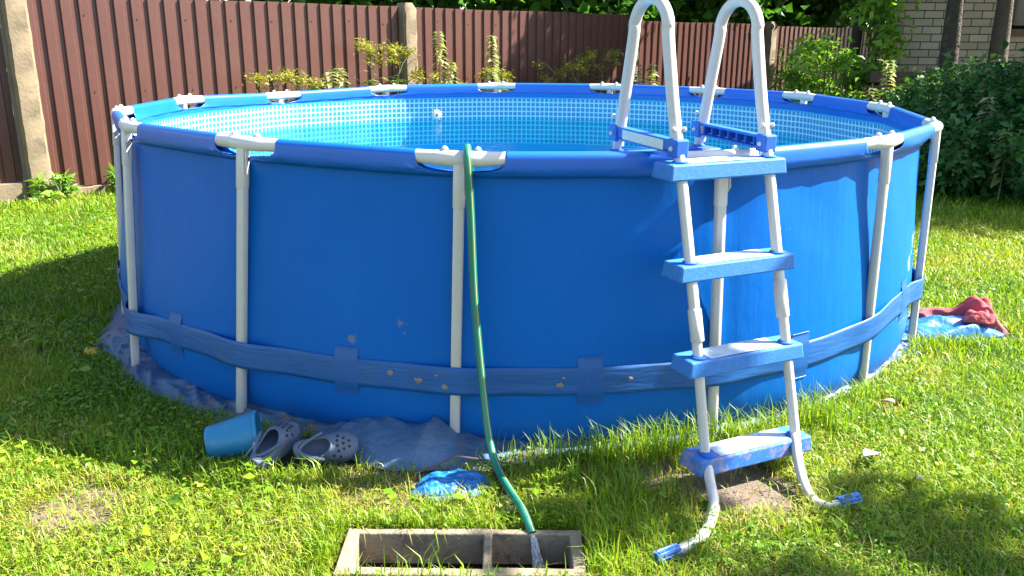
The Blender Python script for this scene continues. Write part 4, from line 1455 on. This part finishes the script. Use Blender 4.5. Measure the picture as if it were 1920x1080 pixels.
parts = [blades(205000, -2.5, 2.6, -3.35, -1.3, .016, .054, .0030, .8),
         blades(200000, -5.6, -1.2, -2.6, 4.4, .02, .065, .0050, .8),
         blades(215000, 1.2, 6.4, -2.6, 3.6, .02, .065, .0052, .8),
         blades(60000, -4.5, 7.5, 2.0, 9.5, .03, .12, .010, .6),
         blades(5000, -1.9, 2.0, -3.2, -1.5, .045, .10, .003, .8),
         blades(9000, -4, 5, -2.4, 3, .05, .11, .005, .9)]
def thatch(n, x0, x1, y0, y1):
    V, t = blades(n, x0, x1, y0, y1, .02, .05, .0032, 2.2)
    V[:, :, 2] *= .45
    V[:, :, 2] += .012
    return V, np.clip(rng.normal(.88, .1, len(t)), .6, 1)
parts += [thatch(16000, -1.9, 2.0, -3.2, -1.3), thatch(9000, -5, -1.2, -2.6, 4), thatch(9000, 1.2, 5.6, -2.6, 3)]
# long blades along the foot of the pool and round the block
def clump(cx, cy, sx, sy, n, h0, h1):
    x = rng.normal(cx, sx, n); y = rng.normal(cy, sy, n)
    return x, y, h0, h1
LV, LT = [], []
for cx, cy, sx, sy, n, h0, h1 in ((.30, -2.29, .16, .03, 420, .06, .15), (.52, -2.20, .10, .03, 260, .07, .18), (.85, -2.12, .12, .04, 300, .06, .17), (1.15, -1.95, .12, .05, 320, .06, .19),
                                  (1.40, -1.72, .07, .04, 160, .05, .14), (.34, -2.52, .12, .09, 300, .05, .13), (.34, -2.78, .06, .10, 300, .05, .12), (-.62, -2.44, .12, .02, 120, .04, .09), (-.98, -2.42, .14, .02, 140, .04, .10),
                                  (-.575, -2.85, .025, .09, 260, .04, .10), (-.35, -2.725, .16, .018, 300, .03, .08), (.08, -2.73, .06, .015, 120, .03, .08), (.235, -2.86, .03, .10, 320, .05, .13), (-.3, -3.0, .12, .015, 90, .05, .13), (-1.35, -2.28, .16, .04, 200, .05, .12), (1.95, -1.1, .08, .06, 160, .05, .12), (2.2, -1.08, .14, .03, 200, .05, .11), (-.3, -2.735, .15, .01, 120, .03, .08), (.1, -2.73, .05, .01, 40, .03, .07)):
    x, y, a, b = clump(cx, cy, sx, sy, n, h0, h1)
    r = np.hypot(x, y); k = (r > 2.2) & ~((x > BX0 - .004) & (x < BX1 + .004) & (y > BY0 - .004) & (y < BY1 + .004))
    x, y = x[k], y[k]; n = len(x)
    h = rng.uniform(a, b, n); th = rng.uniform(0, 6.283, n); ln = h * rng.uniform(.1, .8, n)
    d = np.stack([np.cos(th), np.sin(th), 0 * th], 1); s = np.stack([-np.sin(th), np.cos(th), 0 * th], 1)
    B = np.stack([x, y, 0 * x], 1); w = rng.uniform(.0022, .005, n)[:, None]; uz = np.array([0, 0, 1.])
    Mx = B + d * (ln * .3)[:, None] + uz * (h * .62)[:, None]; Tp = B + d * ln[:, None] + uz * (h * (1 - .3 * ln / h))[:, None]
    LV.append(np.stack([B - s * w / 2, B + s * w / 2, Mx + s * w * .42, Mx - s * w * .42, Tp], 1)); LT.append(np.clip(rng.normal(.5, .16, n), 0, .9))
V = np.concatenate([p[0] for p in parts] + LV); T = np.concatenate([p[1] for p in parts] + LT)
o = np_mesh("grass", V, 5, [(0, 1, 2, 3), (3, 2, 4)], T, M_grass)
tag(o, "sunny mown lawn grass with longer tufts round the pool", "grass", kind="stuff")

# clover and broad lawn weeds
def clover(n, x0, x1, y0, y1, size, zmax):
    x, y = rng.uniform(x0, x1, n), rng.uniform(y0, y1, n)
    k = in_view(x, y) & keep_mask(x, y) & (vnoise(x, y, 3.1, 12) > .42)
    x, y = x[k], y[k]; n = len(x)
    P = np.stack([x, y, rng.uniform(.02, zmax, n)], 1)
    a = rng.uniform(0, 6.283, n)
    D = np.stack([np.cos(a), np.sin(a), rng.normal(size=n) * .25], 1)
    Nn = unit(np.array([0, 0, 1.0]) + rng.normal(size=(n, 3)) * .35)
    l = size * rng.uniform(.6, 1.4, n)
    return leaf_verts(P, unit(D), Nn, l, l * .75, .12, .1), np.clip(rng.normal(.42, .17, n), 0, .85)
cl = [clover(22000, -2.5, 2.6, -3.35, -1.4, .014, .05), clover(26000, -5, -1.2, -2.4, 4, .024, .055), clover(16000, 1.2, 6.2, -2.4, 3.4, .020, .055), clover(700, -4, -1.6, -2.2, 1.5, .042, .06), clover(160, -1.2, 1.6, -3.0, -2.3, .04, .06)]
o = np_mesh("clover", np.concatenate([c[0] for c in cl]), 5, LEAF_F, np.concatenate([c[1] for c in cl]), M_grass)
tag(o, "clover and small broad leaved weeds among the lawn grass", "clover", kind="stuff")
